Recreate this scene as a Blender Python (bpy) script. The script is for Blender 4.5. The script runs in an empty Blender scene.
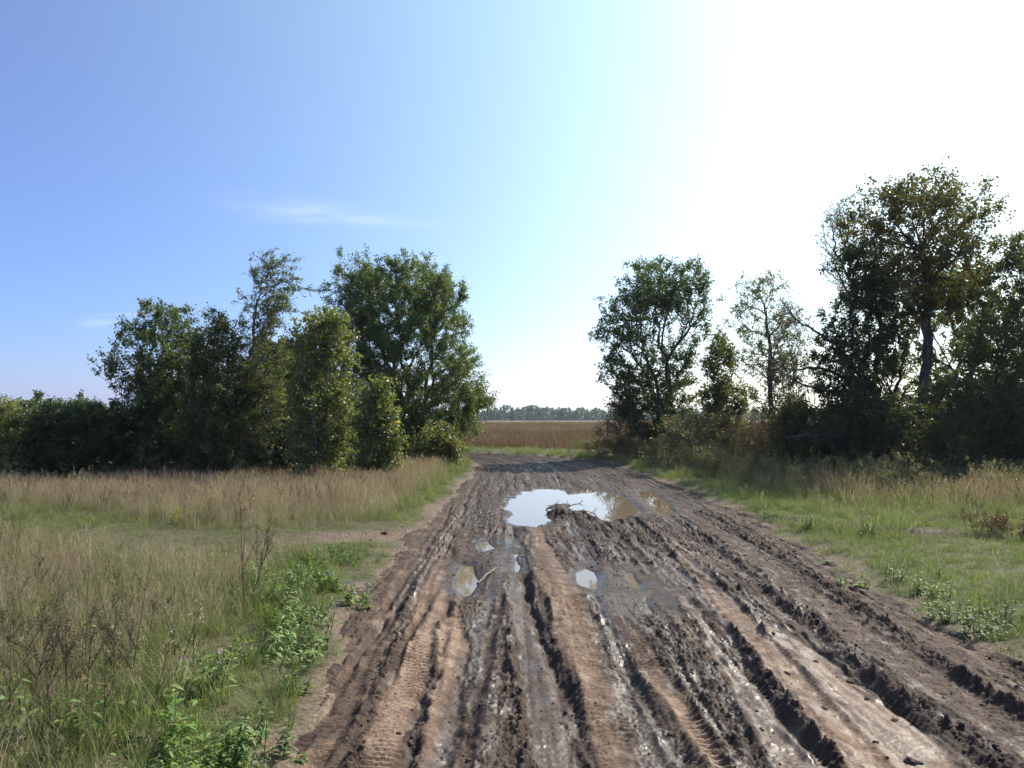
import bpy, math, random
import numpy as np
from mathutils import Vector

# ------------------------------------------------------------------ camera, world, sun, exposure
random.seed(7)
rng = np.random.default_rng(11)
SC = bpy.context.scene
COL = SC.collection
F, CH, HY = 790.0, 1.65, 415.0          # focal length in pixels, camera height, horizon row of the photo

cam_d = bpy.data.cameras.new('camera'); cam = bpy.data.objects.new('camera', cam_d); COL.objects.link(cam)
cam.location = (0, 0, CH)
cam.rotation_euler = (math.radians(90) + math.atan((HY - 384) / F), 0, 0)
cam_d.sensor_width = 36; cam_d.lens = F / 1024 * 36; cam_d.clip_start = 0.05; cam_d.clip_end = 6000
SC.camera = cam

SUN_AZ, SUN_EL = math.radians(47), math.radians(43)
SUND = Vector((math.sin(SUN_AZ) * math.cos(SUN_EL), math.cos(SUN_AZ) * math.cos(SUN_EL), math.sin(SUN_EL)))
sd = bpy.data.lights.new('sun', 'SUN'); sun = bpy.data.objects.new('sun', sd); COL.objects.link(sun)
sd.energy = 5.0; sd.angle = math.radians(0.5); sd.color = (1.0, 0.94, 0.86)
sun.rotation_euler = (-SUND).to_track_quat('-Z', 'Y').to_euler()

world = bpy.data.worlds.new('World'); SC.world = world; world.use_nodes = True
def build_world():
    nt = world.node_tree; nt.nodes.clear(); N, L = nt.nodes.new, nt.links.new
    out = N('ShaderNodeOutputWorld'); bg = N('ShaderNodeBackground'); L(bg.outputs[0], out.inputs[0])
    sky = N('ShaderNodeTexSky'); sky.sky_type = 'NISHITA'; sky.sun_disc = False
    sky.sun_elevation = SUN_EL; sky.sun_rotation = SUN_AZ
    sky.altitude = 100; sky.air_density = 1.3; sky.dust_density = .25; sky.ozone_density = 5.0
    bg.inputs['Strength'].default_value = 0.088
    tc = N('ShaderNodeTexCoord')
    def M(op, a=None, b=None, clamp=False):
        n = N('ShaderNodeMath'); n.operation = op; n.use_clamp = clamp
        for i, v in enumerate((a, b)):
            if v is None: continue
            if isinstance(v, (int, float)): n.inputs[i].default_value = v
            else: L(v, n.inputs[i])
        return n.outputs[0]
    # bright aureole of hazy air round the sun
    dot = N('ShaderNodeVectorMath'); dot.operation = 'DOT_PRODUCT'
    L(tc.outputs['Generated'], dot.inputs[0]); dot.inputs[1].default_value = SUND
    d = M('MAXIMUM', dot.outputs['Value'], 0.0)
    sz = N('ShaderNodeSeparateXYZ'); L(tc.outputs['Generated'], sz.inputs[0])
    hzn = M('POWER', 2.718, M('MULTIPLY', M('MAXIMUM', sz.outputs[2], 0.0), -7.0))       # pale band low over the horizon
    hd = N('ShaderNodeVectorMath'); hd.operation = 'DOT_PRODUCT'; L(tc.outputs['Generated'], hd.inputs[0]); hd.inputs[1].default_value = (math.sin(SUN_AZ), math.cos(SUN_AZ), 0)
    hp = M('MAXIMUM', hd.outputs['Value'], 0.0)
    def V(op, a, b):
        n = N('ShaderNodeVectorMath'); n.operation = op
        for q, v in enumerate((a, b)):
            if isinstance(v, tuple): n.inputs[q].default_value = v
            elif v.type == 'VALUE': L(v, n.inputs['Scale'])
            else: L(v, n.inputs[q])
        return n.outputs[0]
    acc = V('MULTIPLY', sky.outputs[0], (1.42, 1.08, 1.36))
    for f_, c_ in ((M('POWER', d, 3.0), (.37, .84, .40)), (M('POWER', d, 8.0), (.30, .0, .0)), (M('MULTIPLY', hzn, M('POWER', hp, 3.0)), (.55, .45, .30)), (M('POWER', hp, 5.0), (.95, .9, .5)), (hzn, (-.47, -.12, .26)), (M('POWER', d, 30.0), (3., 3., 3.))):
        acc = V('ADD', acc, V('SCALE', tuple(q / .11 for q in c_), f_))
    add = N('ShaderNodeVectorMath'); add.operation = 'MAXIMUM'; L(acc, add.inputs[0]); add.inputs[1].default_value = (.3, .3, .3)
    # two thin wisps of cloud
    sp = N('ShaderNodeSeparateXYZ'); L(tc.outputs['Generated'], sp.inputs[0])
    yy = M('MAXIMUM', sp.outputs[1], 0.05)
    u = M('DIVIDE', sp.outputs[0], yy); v = M('DIVIDE', sp.outputs[2], yy)
    cmb = N('ShaderNodeCombineXYZ'); L(M('MULTIPLY', u, 9.0), cmb.inputs[0]); L(M('MULTIPLY', v, 60.0), cmb.inputs[1])
    nz = N('ShaderNodeTexNoise'); nz.inputs['Scale'].default_value = 1.3; nz.inputs['Detail'].default_value = 6; L(cmb.outputs[0], nz.inputs['Vector'])
    tot = None
    for (u0, v0, su, sv, sl, a) in ((-.262, .262, .085, .013, -.10, .26), (-.19, .247, .10, .006, -.03, .18), (-.52, .116, .03, .006, 0, .25), (-.47, .128, .04, .002, 0, .35), (-.245, .105, .012, .006, 0, .35), (-.10, .198, .01, .004, 0, .4)):
        du = M('SUBTRACT', u, u0); dv = M('SUBTRACT', M('SUBTRACT', v, v0), M('MULTIPLY', du, sl))
        e = M('ADD', M('POWER', M('DIVIDE', M('ABSOLUTE', du), su), 2.0), M('POWER', M('DIVIDE', M('ABSOLUTE', dv), sv), 2.0))
        g = M('MULTIPLY', M('POWER', 2.718, M('MULTIPLY', e, -1.0)), a)
        tot = g if tot is None else M('ADD', tot, g)
    cm = M('MULTIPLY', tot, M('MULTIPLY', M('SUBTRACT', nz.outputs['Fac'], .25), 2.6), True)
    mx = N('ShaderNodeMix'); mx.data_type = 'RGBA'; L(cm, mx.inputs['Factor']); L(add.outputs[0], mx.inputs['A']); mx.inputs['B'].default_value = (9.5, 10.2, 11.5, 1)
    L(mx.outputs['Result'], bg.inputs['Color'])
build_world()

SC.view_settings.view_transform = 'Standard'; SC.view_settings.look = 'None'
SC.view_settings.exposure = 0.35; SC.view_settings.gamma = 1.0; SC.view_settings.use_curve_mapping = False
SC.render.engine = 'CYCLES'
SC.cycles.use_denoising = True; SC.cycles.denoising_prefilter = 'ACCURATE'; SC.cycles.max_bounces = 6; SC.cycles.diffuse_bounces = 3; SC.cycles.glossy_bounces = 2
SC.cycles.transmission_bounces = 3; SC.cycles.transparent_max_bounces = 4; SC.cycles.volume_bounces = 0
SC.cycles.use_adaptive_sampling = True; SC.cycles.adaptive_threshold = 0.01
SC.cycles.sample_clamp_indirect = 3

# ------------------------------------------------------------------ helpers
def w2(px, py, z=0.0):
    """ground point (x, y) that the photo shows at a pixel"""
    Y = (CH - z) * F / (py - HY)
    return ((px - 512) * Y / F, Y)
def sstep(a, b, x):
    t = np.clip((x - a) / (b - a), 0, 1); return t * t * (3 - 2 * t)
def _hash(ix, iy, seed):
    h = (ix.astype(np.int64) * 374761393 + iy.astype(np.int64) * 668265263 + seed * 2147483647) & 0xffffffff
    h = ((h ^ (h >> 13)) * 1274126177) & 0xffffffff
    return ((h ^ (h >> 16)) & 0xffffff) / float(0xffffff)
def noise(x, y, seed=0):
    x = np.asarray(x, float); y = np.asarray(y, float)
    ix = np.floor(x); iy = np.floor(y); fx = x - ix; fy = y - iy
    ux = fx * fx * fx * (fx * (fx * 6 - 15) + 10); uy = fy * fy * fy * (fy * (fy * 6 - 15) + 10)
    def g(a, b, dx, dy):
        an = _hash(ix + a, iy + b, seed) * 2 * np.pi
        return np.cos(an) * dx + np.sin(an) * dy
    n0 = g(0, 0, fx, fy) * (1 - ux) + g(1, 0, fx - 1, fy) * ux
    n1 = g(0, 1, fx, fy - 1) * (1 - ux) + g(1, 1, fx - 1, fy - 1) * ux
    return (n0 * (1 - uy) + n1 * uy) * 1.5
def fbm(x, y, seed=0, oct=4):
    s = 0; a = 1; t = 0
    for i in range(oct):
        s = s + a * noise(x * 2 ** i, y * 2 ** i, seed + i * 17); t += a; a *= .5
    return s / t

def mesh_np(name, verts, faces, mat=None, cols=None, attrs=None, smooth=False):
    """verts (n,3); faces = one (m,k) array or a list of them; cols per vertex rgb"""
    me = bpy.data.meshes.new(name)
    verts = np.asarray(verts, np.float32)
    if not isinstance(faces, list): faces = [faces]
    faces = [np.asarray(f, np.int32) for f in faces if len(f)]
    nl = sum(f.size for f in faces); nf = sum(len(f) for f in faces)
    me.vertices.add(len(verts)); me.vertices.foreach_set('co', verts.ravel())
    me.loops.add(nl); me.polygons.add(nf)
    me.loops.foreach_set('vertex_index', np.concatenate([f.ravel() for f in faces]))
    tot = np.concatenate([np.full(len(f), f.shape[1], np.int32) for f in faces])
    start = np.concatenate([[0], np.cumsum(tot)[:-1]]).astype(np.int32)
    me.polygons.foreach_set('loop_start', start)
    me.update(calc_edges=True)
    if smooth: me.polygons.foreach_set('use_smooth', np.ones(nf, bool))
    if cols is not None:
        a = me.color_attributes.new('col', 'FLOAT_COLOR', 'POINT')
        c = np.ones((len(verts), 4), np.float32); c[:, :3] = cols; a.data.foreach_set('color', c.ravel())
    for k, v in (attrs or {}).items():
        a = me.attributes.new(k, 'FLOAT', 'POINT'); a.data.foreach_set('value', np.asarray(v, np.float32).ravel())
    if mat: me.materials.append(mat)
    me.validate()
    return me
def link(name, me, parent=None, loc=None):
    o = bpy.data.objects.new(name, me); COL.objects.link(o)
    if parent: o.parent = parent
    if loc is not None: o.location = loc
    return o
def empty(name, loc):
    o = bpy.data.objects.new(name, None); COL.objects.link(o); o.location = loc; o.empty_display_size = .2; return o
def tag(o, label=None, cat=None, group=None, kind=None):
    if label: o['label'] = label
    if cat: o['category'] = cat
    if group: o['group'] = group
    if kind: o['kind'] = kind
    return o

# ------------------------------------------------------------------ materials
def new_mat(name):
    m = bpy.data.materials.new(name); m.use_nodes = True
    nt = m.node_tree; b = nt.nodes['Principled BSDF']; return m, nt, b
def foliage_mat(name, trans=0.35, rough=0.45, spec=0.4, tmul=(1.5, 1.6, .6)):
    m, nt, b = new_mat(name); N, L = nt.nodes.new, nt.links.new
    at = N('ShaderNodeAttribute'); at.attribute_name = 'col'
    oi = N('ShaderNodeObjectInfo')
    mr = N('ShaderNodeMapRange'); L(oi.outputs['Random'], mr.inputs[0]); mr.inputs[3].default_value = .75; mr.inputs[4].default_value = 1.2
    vm = N('ShaderNodeVectorMath'); vm.operation = 'SCALE'; L(at.outputs['Color'], vm.inputs[0]); L(mr.outputs[0], vm.inputs['Scale'])
    L(vm.outputs[0], b.inputs['Base Color']); b.inputs['Roughness'].default_value = rough
    b.inputs['Specular IOR Level'].default_value = spec
    tr = N('ShaderNodeBsdfTranslucent'); vt = N('ShaderNodeVectorMath'); vt.operation = 'MULTIPLY'
    L(vm.outputs[0], vt.inputs[0]); vt.inputs[1].default_value = tmul; L(vt.outputs[0], tr.inputs[0])
    mx = N('ShaderNodeMixShader'); mx.inputs[0].default_value = trans
    L(b.outputs[0], mx.inputs[1]); L(tr.outputs[0], mx.inputs[2]); L(mx.outputs[0], nt.nodes['Material Output'].inputs[0])
    return m
M_LEAF = foliage_mat('tree leaves', .42, .40, .5, (1.45, 1.45, .6))
M_GRASS = foliage_mat('grass blades', .45, .5, .3, (1.2, 1.2, .85))
M_WEED = foliage_mat('broad leaves', .34, .52, .3)
def bark_mat(name, c0, c1):
    m, nt, b = new_mat(name); N, L = nt.nodes.new, nt.links.new
    tc = N('ShaderNodeTexCoord'); mp = N('ShaderNodeMapping'); mp.inputs['Scale'].default_value = (9, 9, 2); L(tc.outputs['Object'], mp.inputs[0])
    nz = N('ShaderNodeTexNoise'); nz.inputs['Scale'].default_value = 2; nz.inputs['Detail'].default_value = 6; L(mp.outputs[0], nz.inputs[0])
    cr = N('ShaderNodeValToRGB'); cr.color_ramp.elements[0].color = (*c0, 1); cr.color_ramp.elements[1].color = (*c1, 1)
    cr.color_ramp.elements[0].position = .35; cr.color_ramp.elements[1].position = .65
    L(nz.outputs['Fac'], cr.inputs[0]); L(cr.outputs[0], b.inputs['Base Color']); b.inputs['Roughness'].default_value = .9
    bp = N('ShaderNodeBump'); bp.inputs['Strength'].default_value = .6; bp.inputs['Distance'].default_value = .02; L(nz.outputs['Fac'], bp.inputs['Height']); L(bp.outputs[0], b.inputs['Normal'])
    return m
M_BARK = bark_mat('grey brown bark', (.045, .036, .028), (.12, .10, .08))
M_BIRCH = bark_mat('pale bark', (.07, .06, .05), (.30, .28, .25))
M_DEAD = bark_mat('dead wood', (.10, .075, .055), (.26, .21, .16))

# ------------------------------------------------------------------ road frame (s along, t across)
S_ST = np.arange(-60, 90.01, .25)
th = np.radians(62) * sstep(24, 38, S_ST)
cx = 1.1 + np.concatenate([[0], np.cumsum(-np.sin(th[:-1]) * .25)]); cy = -60 + np.concatenate([[0], np.cumsum(np.cos(th[:-1]) * .25)])
def st2xy(s, t):
    a = np.interp(s, S_ST, th)
    return np.interp(s, S_ST, cx) + np.cos(a) * t, np.interp(s, S_ST, cy) + np.sin(a) * t
def xy2st(x, y):
    x = np.asarray(x, float); y = np.asarray(y, float)
    s = y.copy(); t = x - 1.1
    k = (y > 23.5) & (y < 80) & (np.abs(x) < 75)
    if k.any():
        xs, ys = x[k], y[k]; bs = np.full(xs.shape, 1e9); ss = np.zeros(xs.shape)
        for i in range(0, len(S_ST), 2):
            d = (xs - cx[i]) ** 2 + (ys - cy[i]) ** 2
            m = d < bs; bs[m] = d[m]; ss[m] = S_ST[i]
        for _ in range(2):
            a = np.interp(ss, S_ST, th); px = np.interp(ss, S_ST, cx); py = np.interp(ss, S_ST, cy)
            ss = ss + (-(xs - px) * np.sin(a) + (ys - py) * np.cos(a))
        a = np.interp(ss, S_ST, th); px = np.interp(ss, S_ST, cx); py = np.interp(ss, S_ST, cy)
        s[k] = ss; t[k] = (xs - px) * np.cos(a) + (ys - py) * np.sin(a)
    return s, t
def st_curve(pts):
    """image polyline -> (s, t) sorted by s, on the straight stretch"""
    P = sorted([(w2(px, py)[1], w2(px, py)[0] - 1.1) for px, py in pts])
    return np.array([p[0] for p in P]), np.array([p[1] for p in P])
EL = st_curve([(300, 768), (312, 700), (340, 640), (372, 590), (400, 552), (436, 515), (455, 490), (476, 468)])
ER = st_curve([(1240, 768), (1090, 700), (1000, 652), (900, 603), (800, 547), (720, 505), (680, 487), (622, 468)])
def edges(s):
    l = np.interp(s, EL[0], EL[1]); r = np.interp(s, ER[0], ER[1])
    k = sstep(25, 34, s); l = l * (1 - k) - 1.9 * k; r = r * (1 - k) + 1.5 * k
    l = l + .22 * fbm(s * .5, s * 0 + 3.3, 5, 3) + .10 * noise(s * 3, s * 0 + 1.7, 6)
    r = r + .22 * fbm(s * .5, s * 0 + 9.3, 7, 3) + .10 * noise(s * 3, s * 0 + 4.7, 8)
    return l, r

SPUR = [(-.2, 12.4), (-1.4, 11.0), (-2.6, 10.35), (-3.8, 10.2), (-5.5, 10.9), (-8, 12.2), (-12, 14)]      # muddy track leaving to the left
SIDE = [(3.3, 14.2), (4.4, 12.2), (5.3, 11.2), (6.6, 10.4), (9, 9.6), (12, 9.2)]                            # worn wheel line in the grass on the right
def polydist(x, y, pts, closed=False):
    d = np.full(np.shape(x), 1e9); u = np.zeros(np.shape(x)); acc = 0
    n = len(pts); rngi = range(n if closed else n - 1)
    for i in rngi:
        ax, ay = pts[i]; bx, by = pts[(i + 1) % n]; L2 = (bx - ax) ** 2 + (by - ay) ** 2 + 1e-12
        k = np.clip(((x - ax) * (bx - ax) + (y - ay) * (by - ay)) / L2, 0, 1)
        q = np.hypot(x - ax - k * (bx - ax), y - ay - k * (by - ay)); m = q < d
        d = np.where(m, q, d); u = np.where(m, acc + k * math.sqrt(L2), u); acc += math.sqrt(L2)
    return d, u
def inside(x, y, pts):
    c = np.zeros(np.shape(x), bool); n = len(pts); j = n - 1
    for i in range(n):
        xi, yi = pts[i]; xj, yj = pts[j]
        c ^= ((yi > y) != (yj > y)) & (x < (xj - xi) * (y - yi) / (yj - yi + 1e-12) + xi); j = i
    return c

def gbase(x, y):
    """smooth lie of the land"""
    z = -.34 * sstep(12.5, 21, y) * sstep(-1.6, -5, x) - .30 * sstep(13.5, 21, y) * sstep(4.6, 9, x)
    z = z * (1 - sstep(30, 60, y))
    z = z + .05 * noise(x * .16, y * .16, 31) * (1 - sstep(60, 200, y)) * np.maximum(sstep(3.2, 6, np.abs(x - 1.1)), sstep(22, 30, y))
    z = z - 2.3 * sstep(130, 520, y)                        # the far field falls gently away
    return z
def bare_mask(x, y):
    s, t = xy2st(x, y); l, r = edges(s)
    d, u = polydist(x, y, SPUR)
    sp = sstep(.62, .30, d + .16 * noise(x * 2.2, y * 2.2, 41)) * sstep(4.3, 2.6, u) * sstep(0, .6, u)
    d2, u2 = polydist(x, y, SIDE)
    sd_ = sstep(.26, .10, np.abs(d2 - .28) + .18 * noise(x * 1.6, y * 1.6, 42)) * sstep(6.5, 3.5, u2)
    shoulder = np.where(t < 0, sstep(.20, .0, l - t + .30 * noise(x * 1.7, y * 1.7, 43)), sstep(.25, .0, t - r + .36 * noise(x * 1.7, y * 1.7, 44)))
    return np.maximum(np.maximum(sp, sd_), shoulder), s, t, l, r
def gheight(x, y):
    b, s, t, l, r = bare_mask(x, y)
    z = gbase(x, y)
    out = np.maximum(l - t, t - r)
    near = sstep(30, 15, y)
    z = z + near * (.030 * fbm(x * .9, y * .9, 33, 3) + .012 * fbm(x * 5, y * 5, 34, 3))
    z = z + sstep(.0, .5, out) * .05                       # the verge stands a little above the mud
    d, u = polydist(x, y, SPUR); z = z - .05 * np.exp(-((d / .45) ** 2)) * sstep(6.5, 3, u)
    z = z + .03 * sstep(.25, .0, np.abs(d - .30)) * fbm(x * 9, y * 9, 35, 2) * sstep(6, 3, u)
    d, u = polydist(x, y, SIDE); z = z - (.06 * np.exp(-(((d - .28) / .12) ** 2)) - .04 * np.exp(-((d / .12) ** 2))) * sstep(8, 4, u)
    inn = sstep(-.02, -.22, out) * (s < 85) * (s > -55)
    return z - .45 * inn, b
def hz(x, y):
    a, b = gheight(np.array([float(x)]), np.array([float(y)])); return float(a[0])

# ------------------------------------------------------------------ terrain sheet
def axis(lo, hi, step, far, g=1.07):
    a = list(np.arange(lo, hi + 1e-6, step)); st = step
    while a[-1] < far: st *= g; a.append(a[-1] + st)
    st = step; b = [lo]
    while b[-1] > -far: st *= g; b.append(b[-1] - st)
    return np.array(b[:0:-1] + a)
XS = axis(-7.5, 11, .07, 3500); YS = axis(1.5, 19, .07, 3500)
gx, gy = np.meshgrid(XS, YS); gz, gb = gheight(gx.ravel(), gy.ravel())
nx, ny = len(XS), len(YS)
ii = (np.arange(ny - 1)[:, None] * nx + np.arange(nx - 1)[None, :]).ravel()
quad = np.stack([ii, ii + 1, ii + nx + 1, ii + nx], 1)
def ground_mat():
    m, nt, b = new_mat('meadow soil'); N, L = nt.nodes.new, nt.links.new
    tc = N('ShaderNodeTexCoord'); at = N('ShaderNodeAttribute'); at.attribute_name = 'bare'
    def nz(s, d=5):
        n = N('ShaderNodeTexNoise'); n.inputs['Scale'].default_value = s; n.inputs['Detail'].default_value = d; L(tc.outputs['Object'], n.inputs['Vector']); return n.outputs['Fac']
    def ramp(f, els):
        c = N('ShaderNodeValToRGB'); e = c.color_ramp.elements
        e[0].position, e[0].color = els[0][0], (*els[0][1], 1); e[1].position, e[1].color = els[-1][0], (*els[-1][1], 1)
        for p, q in els[1:-1]: k = e.new(p); k.color = (*q, 1)
        L(f, c.inputs[0]); return c.outputs[0]
    fine, mid, big = nz(28, 8), nz(3.5), nz(.35)
    thatch = ramp(mid, [(.3, (.060, .055, .022)), (.5, (.085, .075, .035)), (.7, (.13, .105, .06))])
    thatch2 = ramp(fine, [(.3, (.035, .040, .016)), (.7, (.14, .12, .07))])
    mx = N('ShaderNodeMix'); mx.data_type = 'RGBA'; mx.inputs['Factor'].default_value = .5; L(thatch, mx.inputs['A']); L(thatch2, mx.inputs['B'])
    # the far field: brown weeds and stubble in broad patches
    sp = N('ShaderNodeSeparateXYZ'); L(tc.outputs['Object'], sp.inputs[0])
    mr = N('ShaderNodeMapRange'); L(sp.outputs[1], mr.inputs[0]); mr.inputs[1].default_value = 40; mr.inputs[2].default_value = 60
    field = ramp(nz(.022, 6), [(.35, (.115, .072, .048)), (.55, (.165, .112, .072)), (.7, (.13, .10, .06))])
    m2 = N('ShaderNodeMix'); m2.data_type = 'RGBA'; L(mr.outputs[0], m2.inputs['Factor']); L(mx.outputs['Result'], m2.inputs['A']); L(field, m2.inputs['B'])
    soil = ramp(fine, [(.3, (.070, .049, .034)), (.5, (.145, .103, .072)), (.72, (.25, .185, .13))])
    m3 = N('ShaderNodeMix'); m3.data_type = 'RGBA'; L(at.outputs['Fac'], m3.inputs['Factor']); L(m2.outputs['Result'], m3.inputs['A']); L(soil, m3.inputs['B'])
    L(m3.outputs['Result'], b.inputs['Base Color']); b.inputs['Roughness'].default_value = .85; b.inputs['Specular IOR Level'].default_value = .2
    bp = N('ShaderNodeBump'); bp.inputs['Strength'].default_value = .7; bp.inputs['Distance'].default_value = .03; L(fine, bp.inputs['Height']); L(bp.outputs[0], b.inputs['Normal'])
    return m
terrain = link('ground', mesh_np('ground', np.stack([gx.ravel(), gy.ravel(), gz], 1), quad, ground_mat(), attrs={'bare': gb}, smooth=True))
tag(terrain, kind='structure')

# ------------------------------------------------------------------ the muddy road
PUD = {  # outlines as the photo shows them
 'a': [(507, 506), (512, 498), (525, 491), (545, 488), (562, 489), (568, 494), (580, 492), (600, 491), (620, 494), (636, 501), (646, 511), (628, 516), (604, 522), (594, 522), (588, 513), (574, 510), (562, 504), (549, 505), (552, 513), (557, 521), (535, 526), (511, 524)],
 'b': [(636, 490), (648, 490), (664, 499), (673, 511), (662, 514), (648, 503)],
 'c': [(575, 571), (585, 566), (600, 570), (608, 580), (604, 588), (590, 588), (580, 582)],
 'd': [(478, 541), (490, 539), (496, 547), (484, 552)],
 'e': [(461, 563), (475, 564), (479, 578), (474, 593), (463, 596), (456, 586)],
 'f': [(512, 552), (519, 552), (520, 570), (514, 570)],
 'g': [(624, 570), (632, 571), (644, 590), (641, 598), (630, 585)],
 'h': [(640, 597), (646, 596), (655, 610), (646, 612)],
}
PUDW = {k: [w2(px, py, -.05) for px, py in v] for k, v in PUD.items()}
WL = -.055
# wheel tracks, cut edges and thrown ridges: (pixels, half width m, height m, shape, tan, wet, rough, tread)
FE = [
 ([(345, 768), (368, 690), (400, 615), (428, 560)], .34, .0, 'b', .08, .35, 1.2, 0),
 ([(328, 768), (352, 690), (372, 640), (398, 585), (436, 530), (465, 485)], .13, -.035, 'g', .35, .35, .3, .5),
 ([(296, 768), (330, 700), (355, 655), (382, 603), (400, 570)], .035, .03, 'g', .8, .3, .3, 0),
 ([(372, 768), (395, 690), (418, 625), (438, 585), (447, 560)], .17, -.02, 'b', .95, .15, .12, 1.0),
 ([(352, 768), (374, 690), (402, 622), (425, 575)], .045, .05, 'g', .1, .3, 1.6, 0),
 ([(405, 768), (424, 700), (443, 640), (451, 590), (452, 540), (470, 490)], .045, -.07, 'g', .1, .5, .8, 0),
 ([(419, 768), (438, 690), (452, 630), (462, 590)], .04, .04, 'g', .15, .3, 1.6, 0),
 ([(450, 768), (452, 700), (456, 640), (459, 612)], .15, -.005, 'b', .95, .15, .20, .0),
 ([(500, 768), (494, 700), (490, 640), (484, 600), (480, 560), (486, 520)], .17, .02, 'b', .12, .45, 1.1, 0),
 ([(566, 768), (545, 700), (530, 640), (520, 590), (515, 550), (516, 520)], .12, -.05, 'b', .35, .75, .12, .25),
 ([(600, 768), (570, 700), (547, 640), (531, 596), (521, 566)], .05, -.09, 'g', .05, .5, .9, .5),
 ([(527, 768), (520, 700), (512, 640), (505, 590)], .04, .045, 'g', .2, .4, 1.5, 0),
 ([(617, 768), (590, 700), (566, 640), (548, 592), (538, 560)], .028, .045, 'g', .6, .3, .6, 0),
 ([(640, 768), (612, 700), (585, 640), (560, 585), (540, 545), (530, 528)], .16, -.01, 'b', .75, .2, .25, 1.0),
 ([(690, 768), (655, 705), (620, 645), (596, 596), (572, 550), (558, 530)], .05, -.05, 'g', .1, .4, .8, .4),
 ([(712, 768), (680, 712), (650, 665), (620, 620), (600, 595)], .10, -.01, 'b', .45, .4, .3, 1.0),
 ([(705, 740), (690, 718), (672, 695), (655, 675)], .05, -.02, 'b', 1.0, .2, .05, 0),
 ([(760, 768), (722, 712), (690, 665), (660, 620), (640, 592), (612, 555), (590, 530)], .14, .025, 'b', .05, .5, 1.2, .3),
 ([(800, 768), (770, 715), (740, 665), (712, 625), (690, 590), (668, 565)], .13, -.02, 'b', .55, .9, .35, 0),
 ([(865, 768), (825, 730), (790, 690), (762, 655), (735, 610), (705, 575), (665, 535), (635, 512)], .13, .04, 'b', .05, .4, 1.7, 0),
 ([(925, 768), (880, 725), (840, 685), (808, 650), (786, 622)], .22, -.02, 'b', .80, .75, .12, 0),
 ([(730, 610), (712, 590), (690, 560), (672, 540)], .11, -.02, 'b', .75, .5, .3, 0),
 ([(1010, 768), (950, 726), (898, 692), (850, 655), (806, 618), (762, 582), (720, 545), (690, 525)], .07, .06, 'g', .1, .35, 1.7, 0),
 ([(985, 768), (930, 726), (880, 692), (832, 655), (788, 618)], .045, -.04, 'g', .15, .4, .6, 0),
 ([(1075, 768), (1010, 728), (940, 682), (880, 645), (825, 605), (765, 562), (720, 530), (680, 505)], .17, -.015, 'b', .35, .3, .5, .3),
 ([(1130, 768), (1060, 728), (985, 690), (925, 650), (870, 612), (800, 568), (740, 530), (700, 508)], .055, .06, 'g', .1, .25, 1.6, 0),
 ([(1160, 768), (1080, 722), (1010, 680), (950, 642), (890, 605), (820, 560), (760, 525), (700, 497)], .20, -.02, 'b', .45, .2, .5, 0),
 ([(1170, 768), (1090, 708), (1024, 668), (965, 632), (915, 608)], .06, .06, 'g', .1, .2, 1.7, 0),
 ([(522, 500), (528, 480), (530, 465)], .10, -.05, 'g', .2, .8, .5, 0),
 ([(560, 482), (556, 470), (545, 460)], .10, -.05, 'g', .2, .8, .5, 0),
]
xr_ = np.random.default_rng(5); XTR = []
for _ in range(46):
    t0 = xr_.uniform(-2.3, 2.9); a = xr_.uniform(2, 12); L_ = xr_.uniform(3, 12)
    XTR.append((t0, xr_.normal() * .035, xr_.uniform(.018, .055), xr_.choice([-1, -1, 1]) * xr_.uniform(.010, .028), xr_.uniform(0, .5), xr_.uniform(.3, .9), a, a + L_, float(xr_.random() < .5)))
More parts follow.
